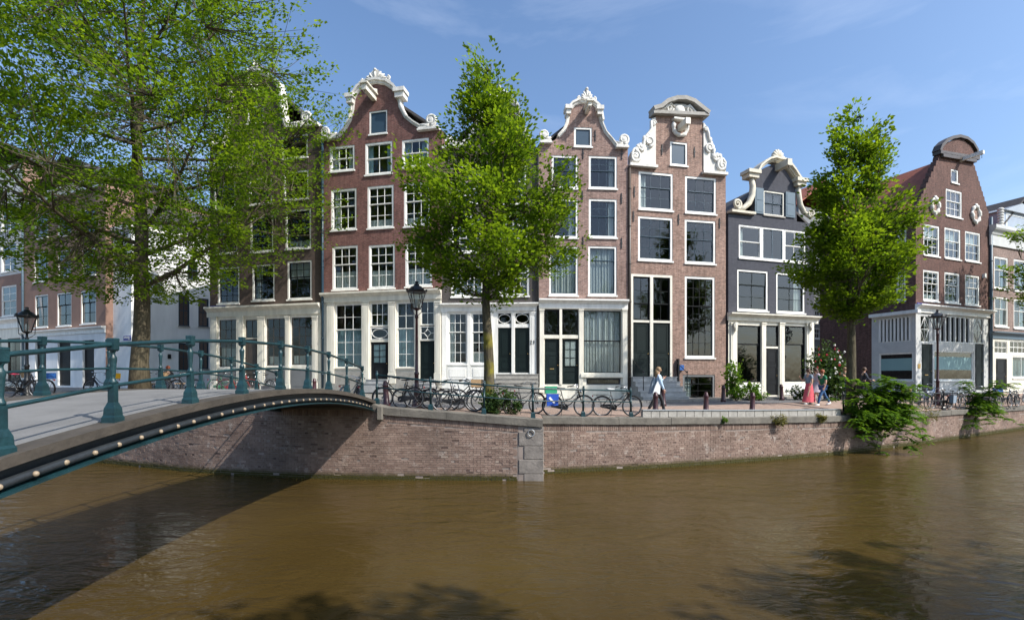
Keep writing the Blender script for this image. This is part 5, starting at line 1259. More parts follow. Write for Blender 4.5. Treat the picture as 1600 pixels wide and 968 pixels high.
# ------------------------------------------------------------------ bicycles
def arc(c, r, a0, a1, n=14): return [(c[0]+r*math.cos(R(a)), 0, c[1]+r*math.sin(R(a))) for a in np.linspace(a0, a1, n)]
def make_bike():
    root = thing('bicycle', 'x', 'bicycle'); RW = .345; rc, fc = (-.54, RW), (.54, RW)
    f = MB(); bb = (-.1, 0, .3)
    f.tube([(.37,0,.74),(.1,0,.42),bb], .018, 7); f.tube([(.355,0,.84),(.1,0,.6),(-.17,0,.5)], .016, 7); f.tube([bb,(-.25,0,.86)], .017, 7)
    for s in (-1, 1):
        f.tube([bb,(rc[0],s*.055,RW)], .011, 6); f.tube([(-.215,0,.74),(rc[0],s*.055,RW)], .009, 6); f.tube([(.385,s*.01,.70),(.42,s*.05,.6),(.48,s*.05,.44),(fc[0],s*.05,RW)], .012, 6)
    f.tube([(.395,0,.68),(.335,0,.92)], .021, 8); f.build('frame', 'bike_black', root)
    for c in (rc, fc):
        w = MB(); n = 32
        w.tube([(RW*math.cos(a), 0, RW*math.sin(a)) for a in np.linspace(0, 2*math.pi, n+1)], .021, 8, False); wo_ = w.build('wheel', 'rubber', root, (c[0], 0, c[1]))
        r_ = MB(); r_.tube([((RW-.028)*math.cos(a), 0, (RW-.028)*math.sin(a)) for a in np.linspace(0, 2*math.pi, n+1)], .013, 6, False); r_.build('rim', 'bike_silver', wo_)
        sp_ = MB()
        for i in range(16):
            a = 2*math.pi*i/16; s = .03*(1 if i % 2 else -1); b_ = a+.35*(1 if i % 4 < 2 else -1)
            sp_.tube([(.025*math.cos(b_), s, .025*math.sin(b_)), ((RW-.03)*math.cos(a), 0, (RW-.03)*math.sin(a))], .0028, 3, False)
        sp_.tube([(0,-.06,0),(0,.06,0)], .022, 8); q = sp_.build('spokes', 'bike_silver', wo_); q['kind'] = 'stuff'
    for nm, c, a0, a1 in (('rear_mudguard', rc, 20, 195), ('front_mudguard', fc, -5, 135)):
        g = MB(); P = arc(c, RW+.035, a0, a1, 18); vs = []
        for i, p in enumerate(P):
            d = Vector((p[0]-c[0], 0, p[2]-c[1])).normalized(); vs += [(p[0]-d.x*.012, -.032, p[2]-d.z*.012), (p[0], 0, p[2]), (p[0]-d.x*.012, .032, p[2]-d.z*.012)]
        g.add(vs, [(3*i+j, 3*i+j+1, 3*i+j+4, 3*i+j+3) for i in range(17) for j in range(2)], True); g.build(nm, 'bike_black', root)
    h = MB(); h.tube([(.335,0,.92),(.315,0,1.02)], .013, 7); h.tube([(.02,-.27,1.0),(.12,-.28,1.02),(.28,-.24,1.07),(.33,-.1,1.05),(.32,0,1.02),(.33,.1,1.05),(.28,.24,1.07),(.12,.28,1.02),(.02,.27,1.0)], .012, 7); hb = h.build('handlebar', 'chrome', root)
    for s in (-1, 1): g = MB(); g.tube([(.02,s*.27,1.0),(.14,s*.28,1.025)], .018, 8); g.build('grip', 'rubber', hb)
    s_ = MB(); out = [(-.40,.0),(-.40,.075),(-.36,.1),(-.29,.08),(-.2,.03),(-.11,.02),(-.1,0)]; out = out+[(x, -y) for x, y in out[::-1]]
    vs = [(x, y, .93+(.02 if x < -.3 else 0)) for x, y in out]+[(x*.98-.005, y*.8, .96+(.025 if x < -.3 else 0)) for x, y in out]; n = len(out)
    s_.add(vs, [tuple(range(n)), tuple(n+i for i in range(n))[::-1]]+[(i, n+i, n+(i+1) % n, (i+1) % n) for i in range(n)], True); s_.tube([(-.25,0,.84),(-.27,0,.94)], .013, 7); s_.build('saddle', 'saddle_black', root)
    k = MB()
    for s in (-1, 1): k.tube([(-.24,s*.03,.72),(-.34,s*.06,.75),(-.86,s*.06,.75)], .007, 5); k.tube([(-.75,s*.06,.75),(rc[0],s*.062,RW)], .006, 5)
    for x in (-.4,-.52,-.64,-.76,-.86): k.tube([(x,-.06,.75),(x,.06,.75)], .006, 5)
    k.build('luggage_rack', 'bike_black', root)
    c = MB(); o_ = [(-.1+.11*math.cos(R(a)), .3+.11*math.sin(R(a))) for a in range(-90, 91, 22)]+[(-.54+.055*math.cos(R(a)), RW+.055*math.sin(R(a))) for a in range(90, 271, 30)]
    c.prism(o_, .035, .07); c.build('chain_case', 'bike_black', root)
    p = MB()
    for s in (-1, 1): p.tube([(-.1,s*.03,.3),(-.1,s*.09,.3),(-.1+s*.1,s*.1,.3-s*.12)], .009, 6); p.box(-.1+s*.1-.05, -.1+s*.1+.05, s*.14-.04, s*.14+.04, .29-s*.12, .31-s*.12)
    p.build('cranks', 'bike_silver', root)
    l = MB(); l.ball((.43,0,.83), .04, .04, .045); l.build('headlight', 'chrome', root)
    l = MB(); l.box(-.9,-.87,-.03,.03,.68,.73); l.build('rear_reflector', 'bike_red', root)
    q = MB(); q.tube([(-.2,-.05,.28),(-.28,-.17,.0)], .009, 5); q.build('kickstand', 'rubber', root)
    return root
proto = make_bike(); btab = child_table()
def add_part(root, mb, name, matname): return mb.build(name, matname, root)
def recolour(root, names, matname):
    for c in [o for o in COL.objects if o.parent is root]:
        if c.name.split('.')[0] in names:
            c.material_slots[0].link = 'OBJECT'; c.material_slots[0].material = M[matname]
def bag(root, x, y, matname, stripe=True):
    k = MB(); k.prism([(x-.2,.34),(x+.17,.36),(x+.2,.74),(x-.22,.76)], y-.08, y+.08); o = k.build('pannier', matname, root)
    if stripe: s = MB(); s.prism([(x-.15,.6),(x-.1,.66),(x+.08,.44),(x+.03,.42)], y-.086, y-.081); s.build('stripe', 'cloth_white', o)
def basket(root, matname, x=.55, z=.8):
    k = MB(); n = 12; bot = [(x+.13*math.cos(2*math.pi*i/n), .17*math.sin(2*math.pi*i/n), z) for i in range(n)]; tp = [(x+.18*math.cos(2*math.pi*i/n), .22*math.sin(2*math.pi*i/n), z+.24) for i in range(n)]
    k.add(bot+tp, [tuple(range(n))[::-1]]+[(i, (i+1) % n, n+(i+1) % n, n+i) for i in range(n)]); k.tube(tp+[tp[0]], .014, 6, False); k.build('basket', matname, root)
def crate(root, matname, x=-.6, z=.765):
    k = MB(); k.box(x-.2,x+.2,-.15,.15,z,z+.02)
    for a in ((x-.2,x+.2,-.15,-.135),(x-.2,x+.2,.135,.15),(x-.2,x-.185,-.135,.135),(x+.185,x+.2,-.135,.135)): k.box(*a, z+.02, z+.24)
    k.build('crate', matname, root)
bikes = [ # label, px, distance, heading (deg), lean, frame colour, extras
 ('black bicycle facing left beside the lamp post behind the quay railing', 622, 16.5, 178, .05, 'bike_black', None),
 ('black bicycle with tan crate between lamp post and mossy elm', 716, 16.05, 4, -.05, 'bike_black', 'crate_tan'),
 ('second dark bicycle pressed against the one with the tan crate', 727, 16.7, 12, .06, 'bike_silver', None),
 ('dark bicycle turned towards the steps right of the mossy elm', 819, 16.3, 35, .04, 'bike_black', None),
 ('black bicycle with bright blue pannier hanging over its rear wheel', 888, 16.55, 3, -.04, 'bike_black', 'pannier'),
 ('bicycle with white saddle in front of the curtained shop window', 964, 17.1, 5, .05, 'bike_black', 'white_saddle'),
 ('bicycle with curved chrome handlebar at the end of the teal bridge railing', 549, 17.8, 80, .05, 'bike_silver', None),
 ('dark bicycle standing behind the end posts of the bridge', 560, 18.6, 110, -.04, 'bike_black', None),
 ('bicycle with pink saddle beyond the bridge at the left edge', 36, 19.6, 10, .05, 'bike_black', 'pink_saddle'),
 ('bicycle with pale blue crate beyond the bridge by the left lamp post', 60, 21.0, 170, -.05, 'bike_black', 'blue_box'),
 ('bicycle with wicker basket on the far left behind the near bridge post', 14, 21.5, 30, .05, 'bike_black', 'basket'),
 ('bicycle beside the yellow crate behind the bridge', 158, 22.4, 175, .04, 'bike_black', 'yellow'),
 ('bicycle with wicker basket right of the big elm trunk', 236, 23.2, 8, -.05, 'bike_silver', 'basket'),
 ('bicycle with white saddle beyond the bridge next to the seated person', 290, 23.6, 172, .05, 'bike_black', 'white_saddle'),
 ('red bicycle beyond the bridge in front of the brown corner house', 372, 23.8, 30, .05, 'bike_red', None),
 ('grey bicycle beyond the bridge right of the red one', 410, 24.2, 160, -.05, 'bike_silver', None),
 ('green bicycle beyond the bridge at the cream pilasters', 352, 25.3, 60, .03, 'bike_green', None),
 ('black bicycle left of the right lamp post behind the black railing', 1440, 24.3, 25, .05, 'bike_black', None),
 ('bicycle leaning on the black railing below the right lamp post', 1466, 25.0, 200, -.05, 'bike_black', None),
 ('bicycle with grey saddlebag right of the right lamp post', 1490, 25.4, 30, .05, 'bike_black', 'greybag'),
 ('silver bicycle just left of the right hanging shrub', 1512, 26.0, 205, .05, 'bike_silver', None),
 ('black bicycle right of the right hanging shrub', 1556, 27.6, 28, -.05, 'bike_black', None),
 ('dark bicycle by the last visible post of the black railing', 1584, 28.6, 208, .05, 'bike_black', None),
 ('black bicycle standing behind the dark lamp post foot', 650, 17.3, 172, .05, 'bike_black', None),
 ('grey bicycle behind the two bicycles with the tan crate', 692, 17.4, 8, -.05, 'bike_silver', None),
 ('dark bicycle behind the mossy elm trunk', 766, 17.4, 170, .05, 'bike_black', 'basket'),
 ('blue bicycle behind the right lamp post bicycles', 1452, 26.8, 15, .05, 'bike_blue', None),
 ('dark bicycle behind the right hanging shrub', 1532, 28.4, 190, .05, 'bike_black', None),
 ('bicycle with crate near the right picture edge', 1572, 29.8, 12, -.05, 'bike_black', 'blue_box'),
 ('last bicycle at the right picture edge', 1596, 30.4, 195, .05, 'bike_silver', None),
 ('bicycle half hidden behind the large hanging shrub', 1402, 22.8, 20, .05, 'bike_black', 'basket')]
for i, (lb_, px, d_, hd, lean, fcol, ex) in enumerate(bikes):
    b_ = proto if i == 0 else copy_tree(proto, btab)
    p = at(px, d_); b_.location = (p.x, p.y, p.z+.008); b_.rotation_euler = (lean, 0, R(hd)); tag(b_, lb_, 'bicycle', 'bicycles parked along the canal')
    b_.rotation_mode = 'XYZ'
    if fcol != 'bike_black': recolour(b_, ('frame', 'rear_mudguard', 'front_mudguard', 'chain_case'), fcol)
    if ex == 'pannier': bag(b_, -.55, -.13, 'cloth_blue'); crate(b_, 'plastic_green')
    elif ex == 'greybag': bag(b_, -.55, -.13, 'cloth_greyblue', False)
    elif ex == 'crate_tan': crate(b_, 'wicker', .62, .8)
    elif ex == 'blue_box': crate(b_, 'plastic_blue')
    elif ex == 'yellow': crate(b_, 'plastic_yellow')
    elif ex == 'basket': basket(b_, 'wicker')
    if ex == 'white_saddle': recolour(b_, ('saddle',), 'saddle_white')
    if ex == 'pink_saddle': recolour(b_, ('saddle',), 'saddle_pink')

# ------------------------------------------------------------------ people
def skin(verts, edges, rad, sub=1):
    me = bpy.data.meshes.new('skin_tmp'); names = list(verts); me.from_pydata([verts[n] for n in names], [(names.index(a), names.index(b)) for a, b in edges], [])
    o = bpy.data.objects.new('skin_tmp', me); COL.objects.link(o); o.modifiers.new('s', 'SKIN'); sv = me.skin_vertices[0].data
    for i, n in enumerate(names):
        r = rad[n]; sv[i].radius = r if isinstance(r, tuple) else (r, r); sv[i].use_root = (i == 0)
    m_ = o.modifiers.new('d', 'SUBSURF'); m_.levels = m_.render_levels = sub
    dg = bpy.context.evaluated_depsgraph_get(); out = bpy.data.meshes.new_from_object(o.evaluated_get(dg)); bpy.data.objects.remove(o); bpy.data.meshes.remove(me)
    k = MB(); k.add([tuple(v.co) for v in out.vertices], [tuple(p.vertices) for p in out.polygons], True); bpy.data.meshes.remove(out); return k
def person(label, px, d_, face, top='cloth_white', legs='cloth_dark', hair='hair_brown', hairlen=.12, stride=.28, h=1.7, skirt=None, sleeves=True, arms=((-.25, .2), (.3, .5)), sit=False, shoes='cloth_dark', extra=None, zoff=0, lean=.02):
    p = at(px, d_); p.z += zoff; root = thing('person', label, 'person', p, R(face)); k = h/1.7
    V = {}; hip = .93*k if not sit else .50*k
    V['pelvis'] = (0, 0, hip); V['waist'] = (lean*.5, 0, hip+.17*k); V['chest'] = (lean, 0, hip+.37*k); V['neck'] = (lean+.01, 0, hip+.55*k); V['nape'] = (lean+.02, 0, hip+.6*k); V['head'] = (lean+.04, 0, hip+.69*k); V['crown'] = (lean+.03, 0, hip+.76*k)
    E = [('pelvis','waist'),('waist','chest'),('chest','neck'),('neck','nape'),('nape','head'),('head','crown')]
    rad = dict(pelvis=(.13*k,.105*k), waist=(.115*k,.085*k), chest=(.135*k,.095*k), neck=.06*k, nape=.05*k, head=(.085*k,.095*k), crown=(.06*k,.065*k))
    for s, nm, st_ in ((1, 'l', stride), (-1, 'r', -stride)):
        hp = Vector((0, s*.09*k, hip-.03*k))
        if sit: kn = Vector((.42*k, s*.12*k, hip+.02)); an = Vector((.44*k, s*.12*k, .09*k))
        else:
            kn = Vector((st_*.62+.03, s*.09*k, .5*k)); an = Vector((st_ if st_ > 0 else st_*1.25, s*.08*k, .085*k if st_ > 0 else .16*k if stride > .05 else .085*k))
        toe = an+Vector((.14*k, 0, -.055*k if st_ >= 0 or stride < .05 else -.12*k))
        V['hip'+nm], V['knee'+nm], V['ank'+nm], V['toe'+nm] = hp, kn, an, toe
        E += [('pelvis','hip'+nm),('hip'+nm,'knee'+nm),('knee'+nm,'ank'+nm),('ank'+nm,'toe'+nm)]
        rad['hip'+nm] = .088*k; rad['knee'+nm] = .058*k; rad['ank'+nm] = .04*k; rad['toe'+nm] = .035*k
        a1, a2 = arms[0] if s > 0 else arms[1]
        sh = Vector((lean, s*.175*k, hip+.46*k)); el = sh+Vector((math.sin(a1)*.28*k, s*.05*k, -math.cos(a1)*.28*k)); wr = el+Vector((math.sin(a1+a2)*.25*k, -s*.02*k, -math.cos(a1+a2)*.25*k)); pa = wr+(wr-el).normalized()*.07*k
        V['sh'+nm], V['el'+nm], V['wr'+nm], V['pa'+nm] = sh, el, wr, pa
        E += [('chest','sh'+nm),('sh'+nm,'el'+nm),('el'+nm,'wr'+nm),('wr'+nm,'pa'+nm)]
        rad['sh'+nm] = .058*k; rad['el'+nm] = .042*k; rad['wr'+nm] = .029*k; rad['pa'+nm] = (.035*k, .022*k)
    b = skin(V, E, rad)
    hd = Vector(V['head'])
    b.ball(hd+Vector((.095*k, 0, -.01)), .02*k, .014*k, .025*k, 6, 4)
    for s in (-1, 1): b.ball(hd+Vector((0, s*.09*k, 0)), .02*k, .01*k, .03*k, 6, 4)
    for nm, s in (('l', 1), ('r', -1)):
        wr, pa = Vector(V['wr'+nm]), Vector(V['pa'+nm]); dr = (pa-wr).normalized(); side = dr.cross(Vector((0, 1, 0))).normalized()
        for i, (o_, ln) in enumerate(((-.024,.062),(-.008,.075),(.008,.07),(.023,.055))):
            b0 = pa+side*o_*k; b.tube([b0-dr*.02*k, b0+dr*ln*.55*k, b0+dr*ln*k-Vector((0, s*.018*k, 0))], [.0095*k,.009*k,.006*k], 5)
        b.tube([wr+dr*.02*k+side*.025*k, wr+dr*.05*k+side*.055*k, wr+dr*.085*k+side*.06*k], [.011*k,.0105*k,.007*k], 5)
    bo = b.build('body', 'skin', root)
    def cloth(names, edges, grow, matname, nm):
        o = skin({n: V[n] for n in names}, edges, {n: tuple(r+grow for r in (rad[n] if isinstance(rad[n], tuple) else (rad[n],)*2)) for n in names}); return o.build(nm, matname, root)
    up = ['chest','waist','pelvis','neck','shl','shr','ell','elr']+(['wrl','wrr'] if sleeves else [])
    ue = [('chest','waist'),('waist','pelvis'),('chest','neck'),('chest','shl'),('chest','shr'),('shl','ell'),('shr','elr')]+([('ell','wrl'),('elr','wrr')] if sleeves else [])
    if not sleeves:
        for s_ in 'lr': V['el'+s_] = tuple(Vector(V['sh'+s_]).lerp(Vector(V['el'+s_]), .6))
    cloth(up, ue, .017, top, 'top')
    ln = ['pelvis','hipl','hipr','kneel','kneer','ankl','ankr']
    if not skirt: cloth(ln, [('pelvis','hipl'),('pelvis','hipr'),('hipl','kneel'),('hipr','kneer'),('kneel','ankl'),('kneer','ankr')], .016, legs, 'trousers')
    else:
        q = MB(); n = 18; vs = []; z1, z0 = hip+.1*k, skirt*k
        for j in range(7):
            t = j/6; z = z1+(z0-z1)*t; rx = .12*k+t*(.1*k+abs(stride)*.62); ry = .15*k+t*.06*k
            for i in range(n): a = 2*math.pi*i/n; w = 1+.07*t*math.sin(i*2.1); vs.append((rx*w*math.cos(a), ry*w*math.sin(a), z))
        q.add(vs, [(j*n+i, j*n+(i+1) % n, (j+1)*n+(i+1) % n, (j+1)*n+i) for j in range(6) for i in range(n)], True); q.build('skirt', legs, root)
    for nm in 'lr':
        an, to = Vector(V['ank'+nm]), Vector(V['toe'+nm]); q = MB(); dr = to-an; q.tube([an+Vector((-.05*k,0,-.03*k)), an+dr*.4+Vector((0,0,-.02*k)), to+Vector((.04*k,0,-.005))], [.042*k,.052*k,.03*k], 8); q.build('shoe', shoes, root)
    q = MB(); q.ball(hd+Vector((-.018*k, 0, .035*k)), .112*k, .105*k, .105*k, 12, 8)
    if hairlen > .15: q.tube([hd+Vector((-.05*k,0,.02)), hd+Vector((-.09*k,0,-.12*k)), hd+Vector((-.09*k,0,-hairlen))], [.085*k,.085*k,.04*k], 8)
    q.build('hair', hair, root)
    q = MB()
    for s in (-1, 1): q.ball(hd+Vector((.083*k, s*.034*k, .012*k)), .011*k, .013*k, .009*k, 6, 4)
    q.box(hd.x+.086*k, hd.x+.092*k, -.022*k, .022*k, hd.z-.048*k, hd.z-.042*k); q.build('eyes_and_mouth', 'hair_brown', root)
    if extra: extra(root, V, k)
    return root
def shoulder_bag(root, V, k):
    q = MB(); q.prism([(-.26,.76),(.0,.72),(.02,1.0),(-.08,1.22),(-.17,1.03)], -.25, -.17); q.build('shoulder_bag', 'cloth_white', root); q = MB(); q.prism([(-.33,.74),(-.2,.8),(-.1,1.3),(-.16,1.34),(-.25,1.1)], -.12, .06); q.build('jacket', 'cloth_greyblue', root)
person('woman in pale blue top and black trousers walking with a white shoulder bag', 1027, 18.25, 5, 'cloth_paleblue', 'cloth_dark', 'hair_blond', .3, .3, 1.7, arms=((.4, 1.9), (.15, .3)), extra=shoulder_bag, zoff=.02, shoes='cloth_navy')
person('woman in long pink skirt walking past the florist', 1264, 23.0, 195, 'cloth_greyblue', 'cloth_pink', 'hair_brown', .3, .2, 1.66, skirt=.12, sleeves=False, arms=((.1, .3), (.3, 2.0)), shoes='saddle_white')
person('person in green top and blue jeans striding beside the woman in pink', 1286, 22.9, 190, 'cloth_green', 'cloth_jeans', 'hair_red', .1, .34, 1.66, sleeves=False, arms=((.1, .2), (-.15, .2)), shoes='cloth_white')
person('person in lilac dress half hidden between pink skirt and green top', 1276, 24.2, 190, 'cloth_lilac', 'cloth_lilac', 'hair_brown', .22, .18, 1.64, skirt=.5, sleeves=False, shoes='saddle_white')
person('person in cream top by the rose bush', 1321, 25.5, 200, 'cloth_cream', 'cloth_jeans', 'hair_blond', .14, .1, 1.7, arms=((.3, 1.9), (.2, .4)))
person('person in dark jacket walking right of the right elm trunk', 1349, 26.0, -10, 'cloth_navy', 'cloth_dark', 'hair_brown', .1, .25, 1.7, arms=((.4, .9), (.3, 1.0)))
person('seated person with dark red hair beyond the bridge', 262, 24.2, -40, 'cloth_dark', 'cloth_navy', 'hair_red', .16, .0, 1.66, sit=True, arms=((.5, .9), (.6, .9)), zoff=.12)
bn = thing('bench', 'wooden bench under the seated person beyond the bridge', 'bench', at(262, 24.3), R(-40))
for i in range(4): q = MB(); q.box(-.25+i*.125, -.14+i*.125, -.7, .7, .5, .54); q.build('slat', 'wicker', bn)
for sx in (-.2, .16):
    for sy in (-.6, .6): q = MB(); q.box(sx-.03, sx+.03, sy-.03, sy+.03, 0, .498); q.build('leg', 'iron_black', bn)

# ------------------------------------------------------------------ foliage
def leaf_mesh(name, P, D, U, L, Wd, tone, matname, parent, origin):
    """many small pointed leaves: P centre, D along the leaf, U its normal"""
    S = np.cross(D, U); S /= np.linalg.norm(S, axis=1, keepdims=True)+1e-9
    n = len(P); L = L[:, None]; Wd = Wd[:, None]
    v = np.empty((n, 4, 3)); v[:, 0] = P-D*L*.5; v[:, 1] = P+S*Wd*.5-D*L*.05; v[:, 2] = P+D*L*.5-U*L*.08; v[:, 3] = P-S*Wd*.5-D*L*.05
    v = v.reshape(-1, 3)-np.array(origin)
    me = bpy.data.meshes.new(name); me.vertices.add(4*n); me.vertices.foreach_set('co', v.ravel())
    me.loops.add(4*n); me.loops.foreach_set('vertex_index', np.arange(4*n, dtype=np.int32))
    me.polygons.add(n); me.polygons.foreach_set('loop_start', np.arange(0, 4*n, 4, dtype=np.int32))
    at_ = me.attributes.new('tone', 'FLOAT', 'FACE'); at_.data.foreach_set('value', np.clip(tone, 0, 1).astype(np.float32))
    me.update(calc_edges=True); me.validate()
    return link(name, me, matname, parent)
def unit(v): return v/(np.linalg.norm(v, axis=-1, keepdims=True)+1e-9)
def tree(label, base, r0, env, nspray, nleaf, leaf=.13, fork=None, limbs=12, seed=1, lean=(0, 0), sprayL=.85, group='street elms along the canal', leader=True, rise=.35, inner=.3, gap=0.0, moss=False, limb_k=1.0):
    """env: list of (height above base, reach left, reach right); crown reads as layered feathery sprays"""
    g = np.random.default_rng(seed); B = np.array(base, float); root = thing('elm_tree', label, 'tree', base, 0, group)
    hs = np.array([e[0] for e in env]); rl = np.array([e[1] for e in env]); rr = np.array([e[2] for e in env]); H = hs[-1]; h0 = hs[0]
    def reach(z, th):
        a, b = np.interp(z, hs, rl), np.interp(z, hs, rr); c = (np.cos(th)+1)/2; side = a*(1-c)+b*c; dep = (a+b)/2
        return side*np.cos(th)**2+dep*np.sin(th)**2
    wood = MB(); nodes = []
    # trunk with a gently wandering leader
    top = H*.93 if leader else fork+1.0; n = 14; tp = []
    for i in range(n+1):
        z = top*i/n; w = .07*math.sin(z*.55+seed)+.05*math.sin(z*1.3+seed*2)
        tp.append(B+np.array([lean[0]*z+w*min(1, z/4), lean[1]*z+.6*w*min(1, z/4), z-(.15 if i == 0 else 0)]))
    rad = [r0*(1.25 if i == 0 else 1)*max(.04, (1-.9*(i/n)**.9)) for i in range(n+1)] if leader else [r0*(1.3 if i == 0 else 1.08 if i == 1 else 1-.25*i/n) for i in range(n+1)]
    wood.tube(tp, rad, 12)
    for p_, r_ in zip(tp[n//3:], rad[n//3:]): nodes.append((p_, r_))
    T = np.array(tp)
    def trunk_at(z): return np.array([np.interp(z, T[:, 2]-B[2], T[:, j]) for j in range(3)])
    for i in range(limbs):
        f = (i+.5)/limbs; th = i*2.39996+g.uniform(-.3, .3)
        if leader: zs = fork+(H*.82-fork)*f**1.1; ze = min(H*.96, zs+g.uniform(.12, .3)*H*(1-.35*f))
        else: zs = fork*g.uniform(.62, 1.05); ze = h0+(H-h0)*g.uniform(.15, .93)
        rr_ = reach(ze, th)*g.uniform(.62, .9); a = trunk_at(min(zs, top)); e = np.array([B[0]+lean[0]*ze+math.cos(th)*rr_, B[1]+lean[1]*ze+math.sin(th)*rr_, B[2]+ze])
        mid = a*.5+e*.5+np.array([math.cos(th)*rr_*.12, math.sin(th)*rr_*.12, (ze-zs)*(-.1 if leader else -.02)]); R0 = r0*(.34*(1-.6*f)+.08 if leader else g.uniform(.34, .52))*limb_k; pts = []; m = 12
        for j in range(m+1):
            t = j/m; q = a*(1-t)**2+2*mid*t*(1-t)+e*t*t; q = q+g.normal(0, .05, 3)*min(t*3, 1); pts.append(q)
        rs = [R0*(1-.88*j/m) for j in range(m+1)]; wood.tube(pts, rs, 7)
        for j in range(2, m+1): nodes.append((pts[j], rs[j]))
        for s_ in range(3):                                # secondary boughs
            j0 = int(g.integers(4, 9)); q0 = pts[j0]; th2 = th+g.choice([-1, 1])*g.uniform(.5, 1.1); ln = rr_*g.uniform(.3, .6); ez = min(H*.97, q0[2]-B[2]+g.uniform(.3, 1.6)); p2 = []
            e2 = q0+np.array([math.cos(th2)*ln, math.sin(th2)*ln, ez-(q0[2]-B[2])])
            for j in range(7): t = j/6; p2.append(q0*(1-t)+e2*t+np.array([0, 0, -.25*ln*t*(1-t)])+g.normal(0, .03, 3)*t)
            r2 = [rs[j0]*.6*(1-.8*j/6) for j in range(7)]; wood.tube(p2, r2, 5)
            for j in range(1, 7): nodes.append((p2[j], r2[j]))
    NP = np.array([q for q, _ in nodes]); 
    # spray positions
    zz = h0+(H-h0)*g.random(nspray*3); th = g.uniform(0, 2*math.pi, nspray*3); area = reach(zz, th); keep = g.random(nspray*3) < (area/area.max())**1.3; zz, th = zz[keep][:nspray], th[keep][:nspray]
    u = inner+(1-inner)*np.sqrt(g.random(len(zz))); rr_ = reach(zz, th)*u
    lump = .84+.2*np.sin(th*3+zz*1.7+seed)+.16*np.sin(zz*3.1+th*2+seed)         # uneven outline
    rr_ = rr_*np.clip(lump, .55, 1.16)
    C = np.stack([B[0]+lean[0]*zz+np.cos(th)*rr_, B[1]+lean[1]*zz+np.sin(th)*rr_, B[2]+zz], 1)
    if gap:
        q = np.sin(C[:, 0]*3.1+seed+np.sin(C[:, 2]*1.3))+np.sin(C[:, 1]*2.9+1+C[:, 0])+np.sin(C[:, 2]*3.7+2-C[:, 0]*.7); C = C[q > np.percentile(q, gap*100)]
    ns = len(C); out = np.zeros((ns, 3)); twig = MB()
    for i in range(ns):
        d = NP-C[i]; dist = (d**2).sum(1)+np.where(d[:, 2] > .2, 2.0, 0); j = int(dist.argmin()); q = NP[j]; v = C[i]-q; out[i] = v
        if np.linalg.norm(v) > 3.2: C[i] = q+v/np.linalg.norm(v)*3.2; out[i] = C[i]-q
        mid = (q+C[i])/2+np.array([0, 0, -.06*np.linalg.norm(v)])
        twig.tube([q, mid, C[i]], [.02, .013, .005], 3, False)
    radial = np.stack([C[:, 0]-B[0]-lean[0]*(C[:, 2]-B[2]), C[:, 1]-B[1]-lean[1]*(C[:, 2]-B[2]), np.zeros(ns)], 1)
    dirs = unit(unit(out)*.5+unit(radial)*.7+np.array([0, 0, rise])*(.4+g.random((ns, 1)))+g.normal(0, .22, (ns, 3)))
    upv = unit(np.array([0, 0, 1.0])+g.normal(0, .28, (ns, 3)))
    side = unit(np.cross(dirs, upv)); nrm = unit(np.cross(side, dirs))
    M_ = nleaf; a = g.uniform(-.55, .6, (ns, M_)); b = g.normal(0, .2, (ns, M_))*(1.0-.7*np.clip(a, -1, .6)); c = g.normal(0, .05, (ns, M_))-.1*a**2
    Ls = (sprayL*g.uniform(.65, 1.25, (ns, 1)))
    P = C[:, None]+dirs[:, None]*(a*Ls)[..., None]+side[:, None]*(b*Ls)[..., None]+nrm[:, None]*(c*Ls)[..., None]
    D = unit(dirs[:, None]*.8+side[:, None]*(np.sign(b)*.6)[..., None]+g.normal(0, .28, (ns, M_, 3))); U = unit(nrm[:, None]+g.normal(0, .42, (ns, M_, 3)))
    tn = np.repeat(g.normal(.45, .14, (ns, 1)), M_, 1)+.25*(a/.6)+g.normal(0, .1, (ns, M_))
    P = P.reshape(-1, 3); D = D.reshape(-1, 3); U = U.reshape(-1, 3); sz = leaf*g.uniform(.7, 1.3, len(P))
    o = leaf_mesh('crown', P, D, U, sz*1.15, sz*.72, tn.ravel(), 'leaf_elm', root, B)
    wood.build('trunk', 'bark_mossy' if moss else 'bark', root, world=True); t_ = twig.build('twigs', 'bark', root, world=True); t_['kind'] = 'stuff'
    return root
p = at(764, 16.05); p.z += .02; S_ = 756/16.05
def envpx(rows, cx, s, zb_): return [((HY-y)/s+CAMZ-zb_, max(.15, (cx-l)/s), max(.15, (r-cx)/s)) for y, l, r in rows]
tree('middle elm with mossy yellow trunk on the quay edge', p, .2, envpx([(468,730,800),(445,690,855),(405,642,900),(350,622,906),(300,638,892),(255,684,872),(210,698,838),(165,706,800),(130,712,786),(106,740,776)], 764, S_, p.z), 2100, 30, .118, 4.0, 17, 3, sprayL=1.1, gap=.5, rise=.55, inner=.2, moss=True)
p = at(1330, 21.4); s2 = 756/21.4
tree('right elm standing behind the walkers and the large shrub', p, .22, envpx([(496,1308,1352),(470,1276,1392),(430,1254,1420),(400,1250,1424),(350,1264,1404),(300,1278,1386),(260,1286,1376),(225,1296,1372),(200,1310,1362),(182,1320,1342)], 1330, s2, p.z), 1750, 30, .14, 3.6, 16, 8, sprayL=1.2, gap=.46, rise=.55, inner=.2)
p = at(219, 21.5); s3 = 756/21.5
tree('big spreading elm behind the bridge on the left', p, .38, envpx([(470,120,300),(430,20,350),(390,-60,400),(340,-120,470),(280,-160,500),(210,-170,520),(140,-170,535),(70,-150,500),(0,-110,430),(-80,-40,370),(-150,90,300)], 219, s3, p.z), 6800, 29, .13, 4.6, 24, 5, sprayL=1.2, leader=True, rise=.3, inner=.12, gap=.4, limb_k=.68)
